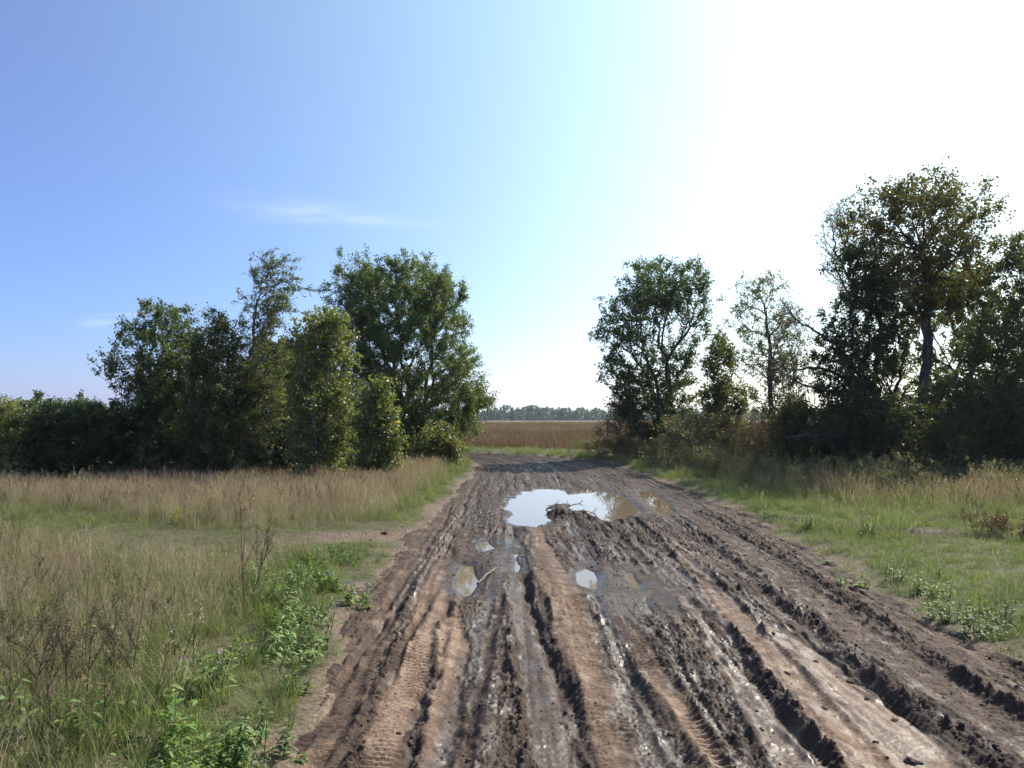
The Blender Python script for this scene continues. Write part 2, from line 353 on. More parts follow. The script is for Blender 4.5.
def road_fields(s, t):
    """height above the smooth ground, and wet / tan"""
    l, r = edges(s)
    sa = np.where(s > 22, s, s)
    streak = fbm(t * 2.6, s * .22, 51, 4)
    streak2 = fbm(t * 7.5, s * .45, 52, 3)
    z = .060 * streak * sstep(5, 14, s) + .022 * streak2 + .012 * streak
    streak3 = fbm(t * 19, s * .55, 58, 3)
    z = z + .007 * streak3 * sstep(14, 7, s)
    z = z - .02
    tan = np.clip(.12 + .5 * fbm(t * 1.8, s * .35, 53, 3) + .25 * streak2, 0, 1)
    wet = np.clip(.42 - .6 * streak + .35 * fbm(t * 1.2, s * .5, 54, 3), 0, 1)
    rough = np.clip(.75 + 1.3 * fbm(t * 1.5, s * .5, 55, 3), .15, 1.4)
    tread = np.zeros_like(z)
    near = sstep(20, 9, s)
    for (pts, w, h, shp, tn, wt, rg, trd) in FE:
        fs, ft = st_curve(pts)
        tc = np.interp(s, fs, ft) + .035 * noise(s * 1.1, s * 0 + w * 100 + h * 77, 61) + .012 * noise(s * 4.5, s * 0 + w * 50, 69)
        # run on in a straight line towards the camera
        sl = (ft[1] - ft[0]) / (fs[1] - fs[0] + 1e-6); tc = np.where(s < fs[0], ft[0] + (s - fs[0]) * sl, tc)
        dd = np.abs(t - tc)
        ww = w * (1 + .25 * noise(s * 1.1, s * 0 + ft[0] * 9, 62))
        m = np.exp(-(dd / ww) ** 2) if shp == 'g' else sstep(ww * 1.15, ww * .8, dd + .02 * noise(t * 12, s * 6, 63))
        e = sstep(fs[-1] * 1.30, fs[-1] * .85, s + .9 * noise(t * 5, s * .6, 68) * (fs[-1] / 8)); m = m * e
        k = np.exp(-(dd / (ww * 1.3)) ** 2) * e if shp == 'g' else m
        amp = h * np.clip(.72 + .95 * noise(s * 1.5, t * 1.5 + w * 70, 64), .05, 1.5) * (.62 if h > 0 else .78)
        z = z * (1 - .45 * m * (shp == 'b')) + amp * m
        tan = tan * (1 - k) + tn * .92 * k; wet = wet * (1 - k) + wt * k; rough = rough * (1 - k) + rg * k
        if trd:
            ph = (s + .35 * dd) * 2 * np.pi / .062 + 2.5 * noise(t * 3, s * 1.3, 65)
            tread = tread + trd * m * np.clip(np.sin(ph) * 1.6, -1, 1) * np.clip(.45 + 1.4 * noise(t * 4, s * 1.2, 66), 0, 1)
        if shp == 'b':                                        # squeezed-up rim of a wheel track
            z = z + .016 * e * np.exp(-((dd - ww * 1.15) / .03) ** 2) * (h < .01) * (1 + noise(s * 8, t * 4, 67))
    z = z + .011 * tread * sstep(12, 6, s)
    # many narrow wheel and plough lines that cross and overlap
    for (t0, dr, w, h, tn, wt, s0, s1, trd) in XTR:
        tc = t0 + dr * (s - 4) + .05 * noise(s * .8, s * 0 + t0 * 31, 79) + .012 * noise(s * 4, s * 0 + t0 * 17, 80)
        e = sstep(s0 - .5, s0 + .6, s) * sstep(s1 + 1, s1 - 1, s); dd = np.abs(t - tc); m = np.exp(-(dd / w) ** 2) * e
        z = z + h * m * np.clip(.8 + .8 * noise(s * 2.1, t0 * 9 + 0 * s, 76), .1, 1.4) + abs(h) * .7 * e * np.exp(-((dd - w * 1.5) / (w * .5)) ** 2) * np.clip(.4 + 1.4 * noise(s * 6, t * 3 + t0, 77), 0, 1.5)
        tan = tan * (1 - .7 * m) + tn * .7 * m; wet = wet * (1 - .7 * m) + wt * .7 * m; rough = rough * (1 - .4 * m) + .3 * .4 * m
        if trd: z = z + .007 * trd * np.clip(np.sin((s + .3 * dd) * 2 * np.pi / .055 + t0 * 9) * 1.8, -1, 1) * sstep(w * 1.6, w * .8, dd) * e * sstep(12, 6, s) * np.clip(.3 + 1.5 * noise(s * 1.1, t0 + 0 * s, 78), 0, 1)
    # clods
    c1 = noise(t * 13, s * 11, 71); c2 = noise(t * 27, s * 24, 72); c3 = noise(t * 6, s * 4.5, 73); c4 = noise(t * 52, s * 48, 74)
    c5 = noise(t * 90, s * 85, 75); lump = np.clip(c1 + .1, 0, 1) * .024 + np.abs(c2) * .024 + c3 * .017 + c4 * .009 + c5 * .0035 * sstep(9, 5, s) - .012
    z = z + lump * rough * (.75 + .25 * near)
    # boot prints
    for (px, py) in ((345, 694), (372, 643), (391, 609), (327, 735)):
        x0, y0 = w2(px, py); q = ((t - (x0 - 1.1)) / .05) ** 2 + ((s - y0) / .13) ** 2
        k = np.exp(-q ** 2); z = z * (1 - .8 * k) - .02 * k; tan = tan * (1 - k) + .85 * k; wet = wet * (1 - k * .7)
    # dry crumbling shoulders
    sh = np.maximum(sstep(.45, .05, t - l), sstep(.8, .1, r - t) * .6)
    tan = tan * (1 - sh) + (.30 + .5 * fbm(t * 5, s * 3, 56, 3)) * sh; wet = wet * (1 - .8 * sh)
    far = sstep(12, 20, s); wet = wet * (1 - far) + np.clip(wet * .7 + .05, 0, 1) * far; tan = tan * (1 - .5 * far)
    wt = .0 * z
    for k_, poly in PUDW.items():
        P = [(x - 1.1, y) for x, y in poly]
        ys = [p[1] for p in P]; xs = [p[0] for p in P]
        k = (s > min(ys) - .9) & (s < max(ys) + .9) & (t > min(xs) - .7) & (t < max(xs) + .7)
        if not k.any(): continue
        ss, tt = s[k], t[k]; d, _ = polydist(tt, ss, P, True); ins = inside(tt, ss, P)
        sdist = np.where(ins, d, -d) + (.24 if len(P) > 8 else .07) * fbm(tt * 4, ss * 1.3, 57, 5)
        zz = z[k]
        lo = WL - np.clip(sdist * .35, 0, .07)
        wgt = sstep(.50, .10, -sdist)
        hi = zz * (1 - wgt) + wgt * np.maximum(WL + .5 * (zz - WL) * sstep(0, .10, -sdist), WL + .003 + np.clip(-sdist, 0, .3) * .12)
        zz = np.where(sdist > 0, lo, hi)
        z[k] = zz; wn = np.exp(-np.clip(-sdist, 0, 9) * 5); wet[k] = np.maximum(wet[k], .9 * wn); tan[k] = tan[k] * (1 - .5 * wn)
    # mud island and heaps beside the water
    for (px, py, rx, ry, h) in ((558, 512, .22, .55, .16), (575, 515, .30, .5, .13), (592, 518, .22, .4, .08), (566, 502, .16, .35, .06), (608, 528, .3, .3, .05), (628, 520, .35, .3, .05), (575, 535, .3, .35, .05), (640, 535, .35, .4, .05), (700, 535, .3, .35, .06), (730, 585, .25, .25, .05)):
        h *= .62; x0, y0 = w2(px, py); q = ((t - (x0 - 1.1)) / rx) ** 2 + ((s - y0) / ry) ** 2
        g = np.exp(-q); z = z + g * h * (.9 + .4 * c1 + .3 * c2 + .5 * c3); tan = tan * (1 - .7 * g); wet = np.maximum(wet * (1 - g), .3 * g)
    out = np.maximum(l - t, t - r)
    z = np.clip(z, -.2, .3) * (1 - sstep(-.1, .15, out)) - .05 * sstep(-.02, .25, out)
    return z, np.clip(tan, 0, 1), np.clip(wet, 0, 1), rough * (out < -.05)
ss = [2.2]
while ss[-1] < 84: ss.append(ss[-1] + max(.009, ss[-1] * .0030))
ss = np.array(ss); tt = np.concatenate([np.arange(-3.35, 3.4, .0085)])
TT, SS = np.meshgrid(tt, ss); s_, t_ = SS.ravel(), TT.ravel()
rz, rtan, rwet, rrough = road_fields(s_, t_)
rx, ry = st2xy(s_, t_)
rz = rz + gbase(rx, ry)
n1, n2 = len(tt), len(ss)
keep = np.ones(n1 * n2, bool)
ii = (np.arange(n2 - 1)[:, None] * n1 + np.arange(n1 - 1)[None, :]).ravel()
quad = np.stack([ii, ii + 1, ii + n1 + 1, ii + n1], 1)
le, re_ = edges(s_); o_ = np.maximum(le - t_, t_ - re_) < .35
quad = quad[o_[quad].all(1)]
used = np.zeros(n1 * n2, bool); used[quad.ravel()] = True; remap = np.cumsum(used) - 1
def mud_mat():
    m, nt, b = new_mat('churned mud'); N, L = nt.nodes.new, nt.links.new
    tc = N('ShaderNodeTexCoord')
    def A(n):
        a = N('ShaderNodeAttribute'); a.attribute_name = n; return a.outputs['Fac']
    def nz(s, d=5, sc=None):
        n = N('ShaderNodeTexNoise'); n.inputs['Scale'].default_value = s; n.inputs['Detail'].default_value = d
        if sc:
            mp = N('ShaderNodeMapping'); mp.inputs['Scale'].default_value = sc; L(tc.outputs['Object'], mp.inputs[0]); L(mp.outputs[0], n.inputs['Vector'])
        else: L(tc.outputs['Object'], n.inputs['Vector'])
        return n.outputs['Fac']
    def M(op, a, b_=None, clamp=False):
        n = N('ShaderNodeMath'); n.operation = op; n.use_clamp = clamp
        for i, v in enumerate((a, b_)):
            if v is None: continue
            if isinstance(v, (int, float)): n.inputs[i].default_value = v
            else: L(v, n.inputs[i])
        return n.outputs[0]
    fine, mid, st = nz(45, 8), nz(7, 6), nz(3, 6, (4, .7, 1))
    tan = M('ADD', A('tan'), M('MULTIPLY', M('SUBTRACT', M('ADD', mid, fine), 1.0), .9), True)
    cr = N('ShaderNodeValToRGB'); e = cr.color_ramp.elements
    e[0].position = .0; e[0].color = (.036, .020, .012, 1); e[1].position = 1; e[1].color = (.32, .218, .146, 1)
    k = e.new(.35); k.color = (.073, .043, .026, 1); k = e.new(.7); k.color = (.175, .108, .067, 1)
    L(tan, cr.inputs[0])
    wet = M('ADD', A('wet'), M('MULTIPLY', M('SUBTRACT', M('ADD', mid, st), 1.0), 1.5), True)
    dk = N('ShaderNodeMix'); dk.data_type = 'RGBA'; dk.blend_type = 'MULTIPLY'; L(M('MULTIPLY', wet, .45), dk.inputs['Factor']); L(cr.outputs[0], dk.inputs['A']); dk.inputs['B'].default_value = (.55, .50, .48, 1)
    L(dk.outputs['Result'], b.inputs['Base Color'])
    rg = N('ShaderNodeMapRange'); L(wet, rg.inputs[0]); rg.inputs[1].default_value = .35; rg.inputs[2].default_value = 1.0; rg.inputs[3].default_value = .85; rg.inputs[4].default_value = .33
    L(rg.outputs[0], b.inputs['Roughness']); b.inputs['Specular IOR Level'].default_value = .38
    bp = N('ShaderNodeBump'); bp.inputs['Strength'].default_value = .9; bp.inputs['Distance'].default_value = .016
    L(M('ADD', M('MULTIPLY', fine, .9), M('MULTIPLY', nz(140, 4), .4)), bp.inputs['Height']); L(M('SUBTRACT', 1.0, M('MULTIPLY', wet, .75)), bp.inputs['Strength']); L(bp.outputs[0], b.inputs['Normal'])
    return m
M_MUD = mud_mat()
road = link('dirt_road', mesh_np('dirt_road', np.stack([rx, ry, rz], 1)[used], remap[quad], M_MUD, attrs={'tan': rtan[used], 'wet': rwet[used]}, smooth=True))
tag(road, kind='structure')
def mudz(x, y):
    """height of the road surface"""
    s, t = xy2st(np.array([float(x)]), np.array([float(y)])); z = road_fields(s, t)[0]
    return float(z[0] + gbase(np.array([x]), np.array([y]))[0])

def water_mat():
    m, nt, b = new_mat('muddy water'); N, L = nt.nodes.new, nt.links.new
    b.inputs['Base Color'].default_value = (.21, .155, .10, 1); b.inputs['Roughness'].default_value = .015; b.inputs['IOR'].default_value = 1.33
    b.inputs['Specular IOR Level'].default_value = .5
    tc = N('ShaderNodeTexCoord'); n = N('ShaderNodeTexNoise'); n.inputs['Scale'].default_value = 6; n.inputs['Detail'].default_value = 3; L(tc.outputs['Object'], n.inputs['Vector'])
    bp = N('ShaderNodeBump'); bp.inputs['Strength'].default_value = .03; bp.inputs['Distance'].default_value = .01; L(n.outputs['Fac'], bp.inputs['Height']); L(bp.outputs[0], b.inputs['Normal'])
    return m
M_WATER = water_mat()
for n_, (k, poly) in enumerate(PUDW.items()):
    P = np.array(poly); lo, hi = P.min(0) - .25, P.max(0) + .25; st_ = .06 if len(P) > 8 else .03; grow = .10 if len(P) > 8 else .05
    ax_, ay_ = np.arange(lo[0], hi[0], st_), np.arange(lo[1], hi[1], st_); X_, Y_ = np.meshgrid(ax_, ay_); nx_ = len(ax_)
    d, _ = polydist(X_.ravel(), Y_.ravel(), poly, True); ok = inside(X_.ravel(), Y_.ravel(), poly) | (d < grow)
    ii = (np.arange(len(ay_) - 1)[:, None] * nx_ + np.arange(nx_ - 1)[None, :]).ravel(); q = np.stack([ii, ii + 1, ii + nx_ + 1, ii + nx_], 1); q = q[ok[q].all(1)]
    u = np.zeros(len(d), bool); u[q.ravel()] = True; rm_ = np.cumsum(u) - 1
    v = np.stack([X_.ravel(), Y_.ravel(), np.full(len(d), WL - .0015 * n_)], 1)[u]
    o = link('puddle', mesh_np('puddle', v, rm_[q], M_WATER, smooth=True)); tag(o, kind='structure')

# ------------------------------------------------------------------ trees
def frustums(p0, p1, r0, r1, sides):
    d = p1 - p0; L = np.linalg.norm(d, axis=1, keepdims=True) + 1e-9; d = d / L
    up = np.where(np.abs(d[:, 2:3]) < .9, [[0, 0, 1.]], [[1., 0, 0]])
    u = np.cross(d, up); u /= np.linalg.norm(u, axis=1, keepdims=True); v = np.cross(d, u)
    n = len(p0); a = np.arange(sides) / sides * 2 * np.pi
    ring = np.cos(a)[None, :, None] * u[:, None, :] + np.sin(a)[None, :, None] * v[:, None, :]
    A = p0[:, None, :] + ring * r0[:, None, None]; B = p1[:, None, :] + ring * r1[:, None, None]
    V = np.concatenate([A, B], 1).reshape(-1, 3)
    base = (np.arange(n) * 2 * sides)[:, None]; j = np.arange(sides)[None, :]; k = (j + 1) % sides
    Fq = np.stack([base + j, base + k, base + sides + k, base + sides + j], -1).reshape(-1, 4)
    return V, Fq
def leaves_mesh(P, D, size, width, cols, fold=.35):
    """folded diamond leaves: P positions, D directions"""
    n = len(P); D = D / (np.linalg.norm(D, axis=1, keepdims=True) + 1e-9)
    R = rng.normal(size=(n, 3)); S = np.cross(D, R); S /= (np.linalg.norm(S, axis=1, keepdims=True) + 1e-9); Nn = np.cross(D, S)
    sz = (size * rng.uniform(.6, 1.35, n))[:, None]
    V = np.stack([P, P + D * sz * .45 + S * sz * width + Nn * sz * width * fold, P + D * sz, P + D * sz * .45 - S * sz * width + Nn * sz * width * fold], 1).reshape(-1, 3)
    b = (np.arange(n) * 4)[:, None]
    Fc = np.concatenate([b + [0, 1, 2], b + [0, 2, 3]], 0)
    return V, Fc, np.repeat(cols, 4, 0)
def tree(name, label, cat, Y, base, sil, ntip, nleaf, leaf=.06, col=(.055, .085, .03), var=.35, stems=1, trunk_r=.10, clump=.28, clumps=60,
         bf=.45, droop=.3, wind=0., bark=None, yellow=.05, wleaf=.33, surf=.5, depth=.85, group=None, fork=.3, twig=.20, mat=None, hollow=0):
    """a tree whose crown fills the silhouette (rows of pixel y, x left, x right) at distance Y"""
    k = Y / F; nleaf = int(nleaf * 2.6); leaf = leaf * 1.05; wleaf = wleaf * 1.08
    sil = sorted(sil); py = np.array([q[0] for q in sil], float); xl = np.array([q[1] for q in sil], float); xr = np.array([q[2] for q in sil], float)
    bx = (base[0] - 512) * k; gz_ = hz(bx, Y)
    B = np.array([bx, Y, gz_])
    inset = clump * .8 / k
    def sample(n, rmin=0.):
        ys = np.linspace(py[0] + inset, py[-1], 200); w = (np.interp(ys, py, xr) - np.interp(ys, py, xl)) ** 1.3 + .5
        y_ = rng.choice(ys, n, p=w / w.sum()); L_, R_ = np.interp(y_, py, xl), np.interp(y_, py, xr)
        mid_ = (L_ + R_) / 2; hw_ = np.maximum((R_ - L_) / 2 - inset, (R_ - L_) * .12); L_, R_ = mid_ - hw_, mid_ + hw_
        a = rng.uniform(0, 2 * np.pi, n); r = rng.uniform(rmin, 1, n) ** surf
        x = (L_ + R_) / 2 + (R_ - L_) / 2 * r * np.cos(a); dy = (R_ - L_) / 2 * k * depth * r * np.sin(a)
        return np.stack([(x - 512) * k, Y + dy, CH + (HY - y_) * k], 1)
    cc = sample(clumps, hollow); pts = cc[rng.integers(0, clumps, int(ntip * .6))] + rng.normal(size=(int(ntip * .6), 3)) * clump * [1, 1, .8]
    pts = np.vstack([pts, sample(ntip - len(pts))]); pts[:, 2] = np.maximum(pts[:, 2], gz_ + .12)
    top = CH + (HY - py[0]) * k; Ht = top - gz_
    # starting stems
    nodes = [B - [0, 0, .15]]; par = [-1]; path = [0.]
    cenx = lambda z: (np.interp(HY - (z - CH) / k, py, (xl + xr) / 2) - 512) * k
    for q in range(stems):
        pr = 0; p = B.copy(); H_ = Ht * (fork if stems > 1 else .80) ; nseg = 7
        off = rng.uniform(-1, 1, 2) * (.0 if stems == 1 else .32) * Ht * .35
        for i in range(1, nseg + 1):
            f = i / nseg; z = gz_ + H_ * f
            tx = cenx(z); q_ = np.array([bx + (tx - bx) * f ** 1.5 * .9 + off[0] * f, Y + off[1] * f, z]) + rng.normal(size=3) * .02 * Ht * .3
            nodes.append(q_); par.append(pr); path.append(path[pr] + .3 * np.linalg.norm(q_ - nodes[pr])); pr = len(nodes) - 1
    nodes = np.array(nodes); n0 = len(nodes)
    N = n0 + len(pts); P = np.zeros((N, 3)); P[:n0] = nodes; par = list(par); path = list(path)
    rest = pts.copy(); alive = np.ones(len(rest), bool); best = np.full(len(rest), 1e9); bi = np.zeros(len(rest), int)
    for i in range(2, n0):
        d = np.linalg.norm(rest - P[i], axis=1); pen = np.clip(P[i, 2] - rest[:, 2] + .0, 0, 9) * .8
        c = d + bf * path[i] + pen; m = c < best; best[m] = c[m]; bi[m] = i
    cnt = n0
    for _ in range(len(rest)):
        j = int(np.argmin(np.where(alive, best, 1e9))); alive[j] = False
        pr = bi[j]; P[cnt] = rest[j]; par.append(pr); path.append(path[pr] + np.linalg.norm(rest[j] - P[pr]))
        d = np.linalg.norm(rest - P[cnt], axis=1); pen = np.clip(P[cnt, 2] - rest[:, 2], 0, 9) * .8
        c = d + bf * path[cnt] + pen; m = alive & (c < best); best[m] = c[m]; bi[m] = cnt; cnt += 1
    par = np.array(par); w = np.ones(N)
    for i in range(N - 1, 0, -1):
        if par[i] >= 0: w[par[i]] += w[i]
    # smooth the limbs a little
    kids = np.bincount(par[par >= 0], minlength=N)
    for _ in range(2):
        acc = np.zeros((N, 3)); np.add.at(acc, par[1:], P[1:]); mid = np.where(kids[:, None] > 0, acc / np.maximum(kids, 1)[:, None], P)
        Q = P.copy(); q = np.arange(1, N); Q[q] = .6 * P[q] + .2 * P[par[q]] + .2 * mid[q]; Q[0] = P[0]; P = np.where((kids > 0)[:, None], Q, P)
    R = trunk_r * (w / w[0]) ** .52; R = np.maximum(R, .0045)
    e = np.arange(1, N); p0, p1 = P[par[e]], P[e]; r0 = np.minimum(R[par[e]], R[e] * 1.35); r1 = R[e]
    midp = (p0 + p1) / 2 + rng.normal(size=p0.shape) * (np.linalg.norm(p1 - p0, axis=1, keepdims=True) * .07)
    rm = (r0 + r1) / 2; big = r1 > .018
    Vs, Fs, o = [], [], 0
    for msk, sd_ in ((big, 8), (~big, 3)):
        if not msk.any(): continue
        for a, b, ra, rb in ((p0, midp, r0, rm), (midp, p1, rm, r1)):
            V, Fq = frustums(a[msk], b[msk], ra[msk], rb[msk], sd_); Vs.append(V); Fs.append(Fq + o); o += len(V)
    # twigs
    thin = np.where(R < .02 + .03 * trunk_r)[0]
    nt_ = int(len(thin) * 4 * (nleaf > 0)) + (int(len(thin) * 4) if nleaf == 0 else 0)
    ti = rng.choice(thin, nt_); td = (P[ti] - P[np.maximum(par[ti], 0)]); td /= (np.linalg.norm(td, axis=1, keepdims=True) + 1e-6)
    td = td + rng.normal(size=td.shape) * .7 + [wind, 0, .15 - droop * .5]; td /= np.linalg.norm(td, axis=1, keepdims=True)
    tl = rng.uniform(.5, 1.5, nt_)[:, None] * twig; a = P[ti]; b = a + td * tl
    V, Fq = frustums(a, b, np.full(nt_, .004), np.full(nt_, .002), 3); Vs.append(V); Fs.append(Fq + o); o += len(V)
    root = empty(name, B); tag(root, label, cat, group)
    me = mesh_np('trunk', np.vstack(Vs) - B, np.vstack(Fs), bark or M_BARK, smooth=True); link('trunk', me, root)
    if nleaf:
        q = rng.integers(0, nt_, nleaf); f = rng.uniform(0, 1.1, nleaf)[:, None]
        LP = a[q] + (b[q] - a[q]) * f + rng.normal(size=(nleaf, 3)) * .035 * (leaf / .06)
        LD = td[q] * .5 + rng.normal(size=(nleaf, 3)) * .6 + [wind * 1.2, 0, -droop]
        base_c = np.array(col) * [2.15, 2.0, 1.9]; tone = np.exp(rng.normal(size=nleaf) * var * .5)
        # each bough has its own tint
        ctint = rng.uniform(-1, 1, (N, 1)); c = base_c[None] * tone[:, None] * (1 + .16 * ctint[ti[q]])
        yl = (rng.random(nleaf) < yellow)[:, None]; c = np.where(yl, c * [2.0, 1.35, .9], c)
        V, Fc, C = leaves_mesh(LP, LD, leaf, wleaf, c)
        keep_ = V[:, 2] > gz_ - .05; V[:, 2] = np.where(keep_, V[:, 2], gz_)
        link('crown', mesh_np('crown', V - B, Fc, mat or M_LEAF, cols=C), root)
    return root

DG = (.046, .072, .026); MG = (.062, .092, .030); LG = (.085, .115, .040); OL = (.080, .090, .030)
T = tree
# --- left of the road
T('willow_tree', 'largest round-crowned dark green tree left of the road, nearest the far bend', 'tree', 29, (408, 468),
  [(258, 378, 422), (266, 350, 446), (280, 335, 460), (310, 326, 472), (340, 325, 482), (370, 326, 490), (400, 333, 494), (424, 343, 488), (440, 360, 470), (458, 375, 455)],
  1800, 70000, leaf=.072, col=(.050, .074, .028), stems=7, trunk_r=.22, clumps=170, clump=.30, twig=.28, fork=.45, wleaf=.25, surf=.42)
T('birch_tree', 'slim wind-bent birch standing up above the left thicket', 'tree', 22, (240, 478),
  [(251, 266, 276), (262, 252, 284), (280, 240, 289), (300, 228, 292), (320, 230, 288), (345, 232, 290), (380, 226, 290), (420, 222, 290), (455, 226, 285)],
  620, 9500, leaf=.048, col=(.075, .094, .042), stems=1, trunk_r=.07, clumps=60, clump=.20, wind=.9, bark=M_BIRCH, twig=.22, droop=.2)
T('alder_tree', 'broad dark tree at the left end of the thicket with ragged top', 'tree', 22.5, (158, 478),
  [(302, 140, 178), (312, 122, 196), (330, 112, 212), (355, 98, 216), (372, 94, 214), (400, 110, 216), (430, 105, 220), (462, 108, 220)],
  900, 17000, leaf=.062, col=(.046, .066, .026), stems=4, trunk_r=.10, clumps=90, clump=.22, wind=.25)
T('aspen_tree', 'round-topped grey-green tree between the ragged dark tree and the slim birch', 'tree', 21.5, (212, 478),
  [(314, 208, 222), (328, 192, 238), (350, 184, 246), (390, 180, 250), (430, 180, 252), (465, 186, 248)],
  650, 12000, leaf=.058, col=(.056, .072, .030), stems=2, trunk_r=.08, clumps=60, clump=.20, wind=.3)
T('young_aspen', 'pale green young tree with glinting leaves in front of the big round tree', 'tree', 20, (316, 482),
  [(306, 328, 342), (320, 300, 350), (345, 290, 356), (380, 284, 356), (420, 282, 354), (455, 284, 350), (476, 294, 340)],
  650, 9500, leaf=.066, col=(.085, .105, .042), stems=3, trunk_r=.06, clumps=60, clump=.18, wleaf=.38, bark=M_BIRCH)
T('willow_sapling', 'small pale green sapling at the foot of the big round tree', 'tree', 19.5, (378, 480),
  [(382, 374, 386), (398, 362, 394), (420, 356, 400), (445, 354, 402), (472, 358, 396)],
  320, 3300, leaf=.075, col=(.085, .11, .04), stems=3, trunk_r=.035, clumps=34, clump=.13, wleaf=.36)
T('yellow_bush', 'low yellow-green bush between the big round tree and the road', 'bush', 24, (438, 474),
  [(424, 432, 446), (435, 420, 460), (450, 416, 464), (470, 418, 462)], 300, 4600, leaf=.07, col=(.066, .078, .028), stems=4, trunk_r=.03, clumps=30, clump=.14)
T('hawthorn_bush', 'low dense dark bush joining the thicket on its far left', 'bush', 22, (80, 480),
  [(400, 66, 80), (410, 40, 112), (425, 28, 130), (450, 16, 135), (485, 12, 135)], 700, 24000, leaf=.055, col=(.030, .044, .018), stems=6, trunk_r=.05, clumps=70, clump=.22)
T('pale_bush', 'pale yellow-green bush at the left edge of the photo', 'bush', 21, (0, 482),
  [(398, -14, 10), (410, -30, 26), (440, -40, 32), (480, -44, 36)], 380, 9000, leaf=.055, col=(.095, .115, .045), stems=4, trunk_r=.04, clumps=40, clump=.18)
T('alder_bush', 'dark undergrowth bush below the round-topped grey-green tree', 'bush', 23.5, (190, 474),
  [(380, 150, 220), (410, 120, 250), (470, 110, 260)], 500, 16000, leaf=.06, col=(.032, .045, .018), stems=5, trunk_r=.05, clumps=60, clump=.22)
T('alder_tree', 'dark tree filling the gap behind the slim birch', 'tree', 27, (275, 470),
  [(335, 255, 300), (365, 235, 320), (400, 225, 330), (460, 220, 335)], 700, 22000, leaf=.07, col=(.036, .050, .020), stems=4, trunk_r=.10, clumps=70, clump=.25)
T('hazel_bush', 'dark undergrowth bush behind the pale young tree', 'bush', 24, (330, 472),
  [(360, 290, 340), (400, 270, 370), (465, 262, 385)], 500, 17000, leaf=.06, col=(.036, .052, .020), stems=5, trunk_r=.05, clumps=60, clump=.22)
T('background_tree', 'far rounded tree seen over the bushes at the left edge', 'tree', 75, (35, 436),
  [(401, 28, 44), (405, 18, 58), (415, 14, 66), (428, 14, 70)], 380, 9000, leaf=.22, col=(.042, .058, .028), stems=1, trunk_r=.14, clumps=40, clump=.5, twig=.5)
T('background_tree', 'far low tree just above the dark bush, beside the far rounded one', 'tree', 80, (84, 436),
  [(404, 78, 94), (410, 66, 108), (425, 62, 112)], 300, 8000, leaf=.22, col=(.036, .05, .024), stems=1, trunk_r=.14, clumps=40, clump=.5, twig=.5)
# --- right of the road
T('goat_willow', 'dark spreading tree with leaning stems, first on the right of the road', 'tree', 29.5, (668, 450),
  [(261, 642, 700), (272, 622, 713), (290, 606, 717), (318, 594, 714), (345, 594, 704), (375, 604, 702), (400, 612, 706), (425, 622, 704), (440, 645, 690)],
  1000, 17000, leaf=.085, col=(.036, .058, .022), stems=6, trunk_r=.16, clumps=110, clump=.27, fork=.5, twig=.26, wleaf=.28, surf=.42)
T('birch_tree', 'thin sparse-leaved tree with a dark straight trunk right of the spreading one', 'tree', 26, (770, 452),
  [(267, 750, 775), (280, 734, 792), (300, 730, 802), (330, 728, 806), (360, 736, 806), (395, 738, 804), (420, 745, 798)],
  620, 4800, leaf=.055, col=(.058, .070, .030), stems=1, trunk_r=.09, clumps=90, clump=.16, bf=.3, twig=.2, yellow=.15)
T('willow_sapling', 'light green sapling between the spreading tree and the sparse one', 'tree', 27, (722, 455),
  [(330, 715, 728), (350, 704, 738), (385, 700, 748), (420, 696, 752), (445, 700, 750)],
  380, 5200, leaf=.075, col=(.070, .085, .032), stems=3, trunk_r=.04, clumps=44, clump=.16)
T('dark_alder', 'dense dark narrow-topped tree at the left side of the right-hand wood', 'tree', 23, (868, 470),
  [(238, 850, 868), (255, 838, 888), (285, 828, 905), (320, 818, 912), (350, 812, 915), (385, 808, 915), (425, 812, 915), (455, 815, 905)],
  1100, 21000, leaf=.065, col=(.034, .048, .019), stems=3, trunk_r=.13, clumps=120, clump=.24, yellow=.04)
T('tall_poplar', 'tallest tree on the right with a thick bare trunk and olive crown', 'tree', 22, (922, 474),
  [(178, 885, 945), (186, 862, 975), (202, 848, 994), (222, 842, 1000), (245, 846, 1002), (275, 868, 1000), (300, 885, 985), (320, 900, 965)],
  1000, 11500, leaf=.072, col=(.058, .064, .022), stems=1, trunk_r=.135, clumps=95, clump=.24, bf=.6, yellow=.16)
T('oak_tree', 'broad leafy tree at the right edge of the photo', 'tree', 21.5, (1015, 474),
  [(228, 1015, 1040), (245, 1000, 1060), (270, 980, 1075), (310, 968, 1085), (350, 962, 1090), (400, 962, 1090), (450, 968, 1085)],
  1100, 18000, leaf=.068, col=(.046, .062, .024), stems=3, trunk_r=.15, clumps=120, clump=.25, yellow=.08)
T('hazel_bush', 'leafy dark bush under the tallest tree beside its trunk', 'bush', 20.5, (960, 476),
  [(372, 935, 975), (395, 915, 1000), (430, 905, 1012), (474, 905, 1015)], 560, 8000, leaf=.062, col=(.040, .055, .022), stems=6, trunk_r=.04, clumps=60, clump=.2, bark=M_DEAD)
T('hazel_bush', 'dark bush in the corner below the tree at the right edge', 'bush', 20, (1030, 478),
  [(380, 1010, 1050), (410, 990, 1075), (474, 985, 1080)], 500, 8000, leaf=.062, col=(.036, .05, .02), stems=6, trunk_r=.04, clumps=60, clump=.2)
T('hazel_bush', 'dark bush at the foot of the dense narrow-topped tree', 'bush', 21.5, (850, 472),
  [(392, 830, 880), (420, 808, 910), (466, 806, 915)], 450, 7000, leaf=.062, col=(.040, .052, .02), stems=6, trunk_r=.04, clumps=60, clump=.2, yellow=.1)
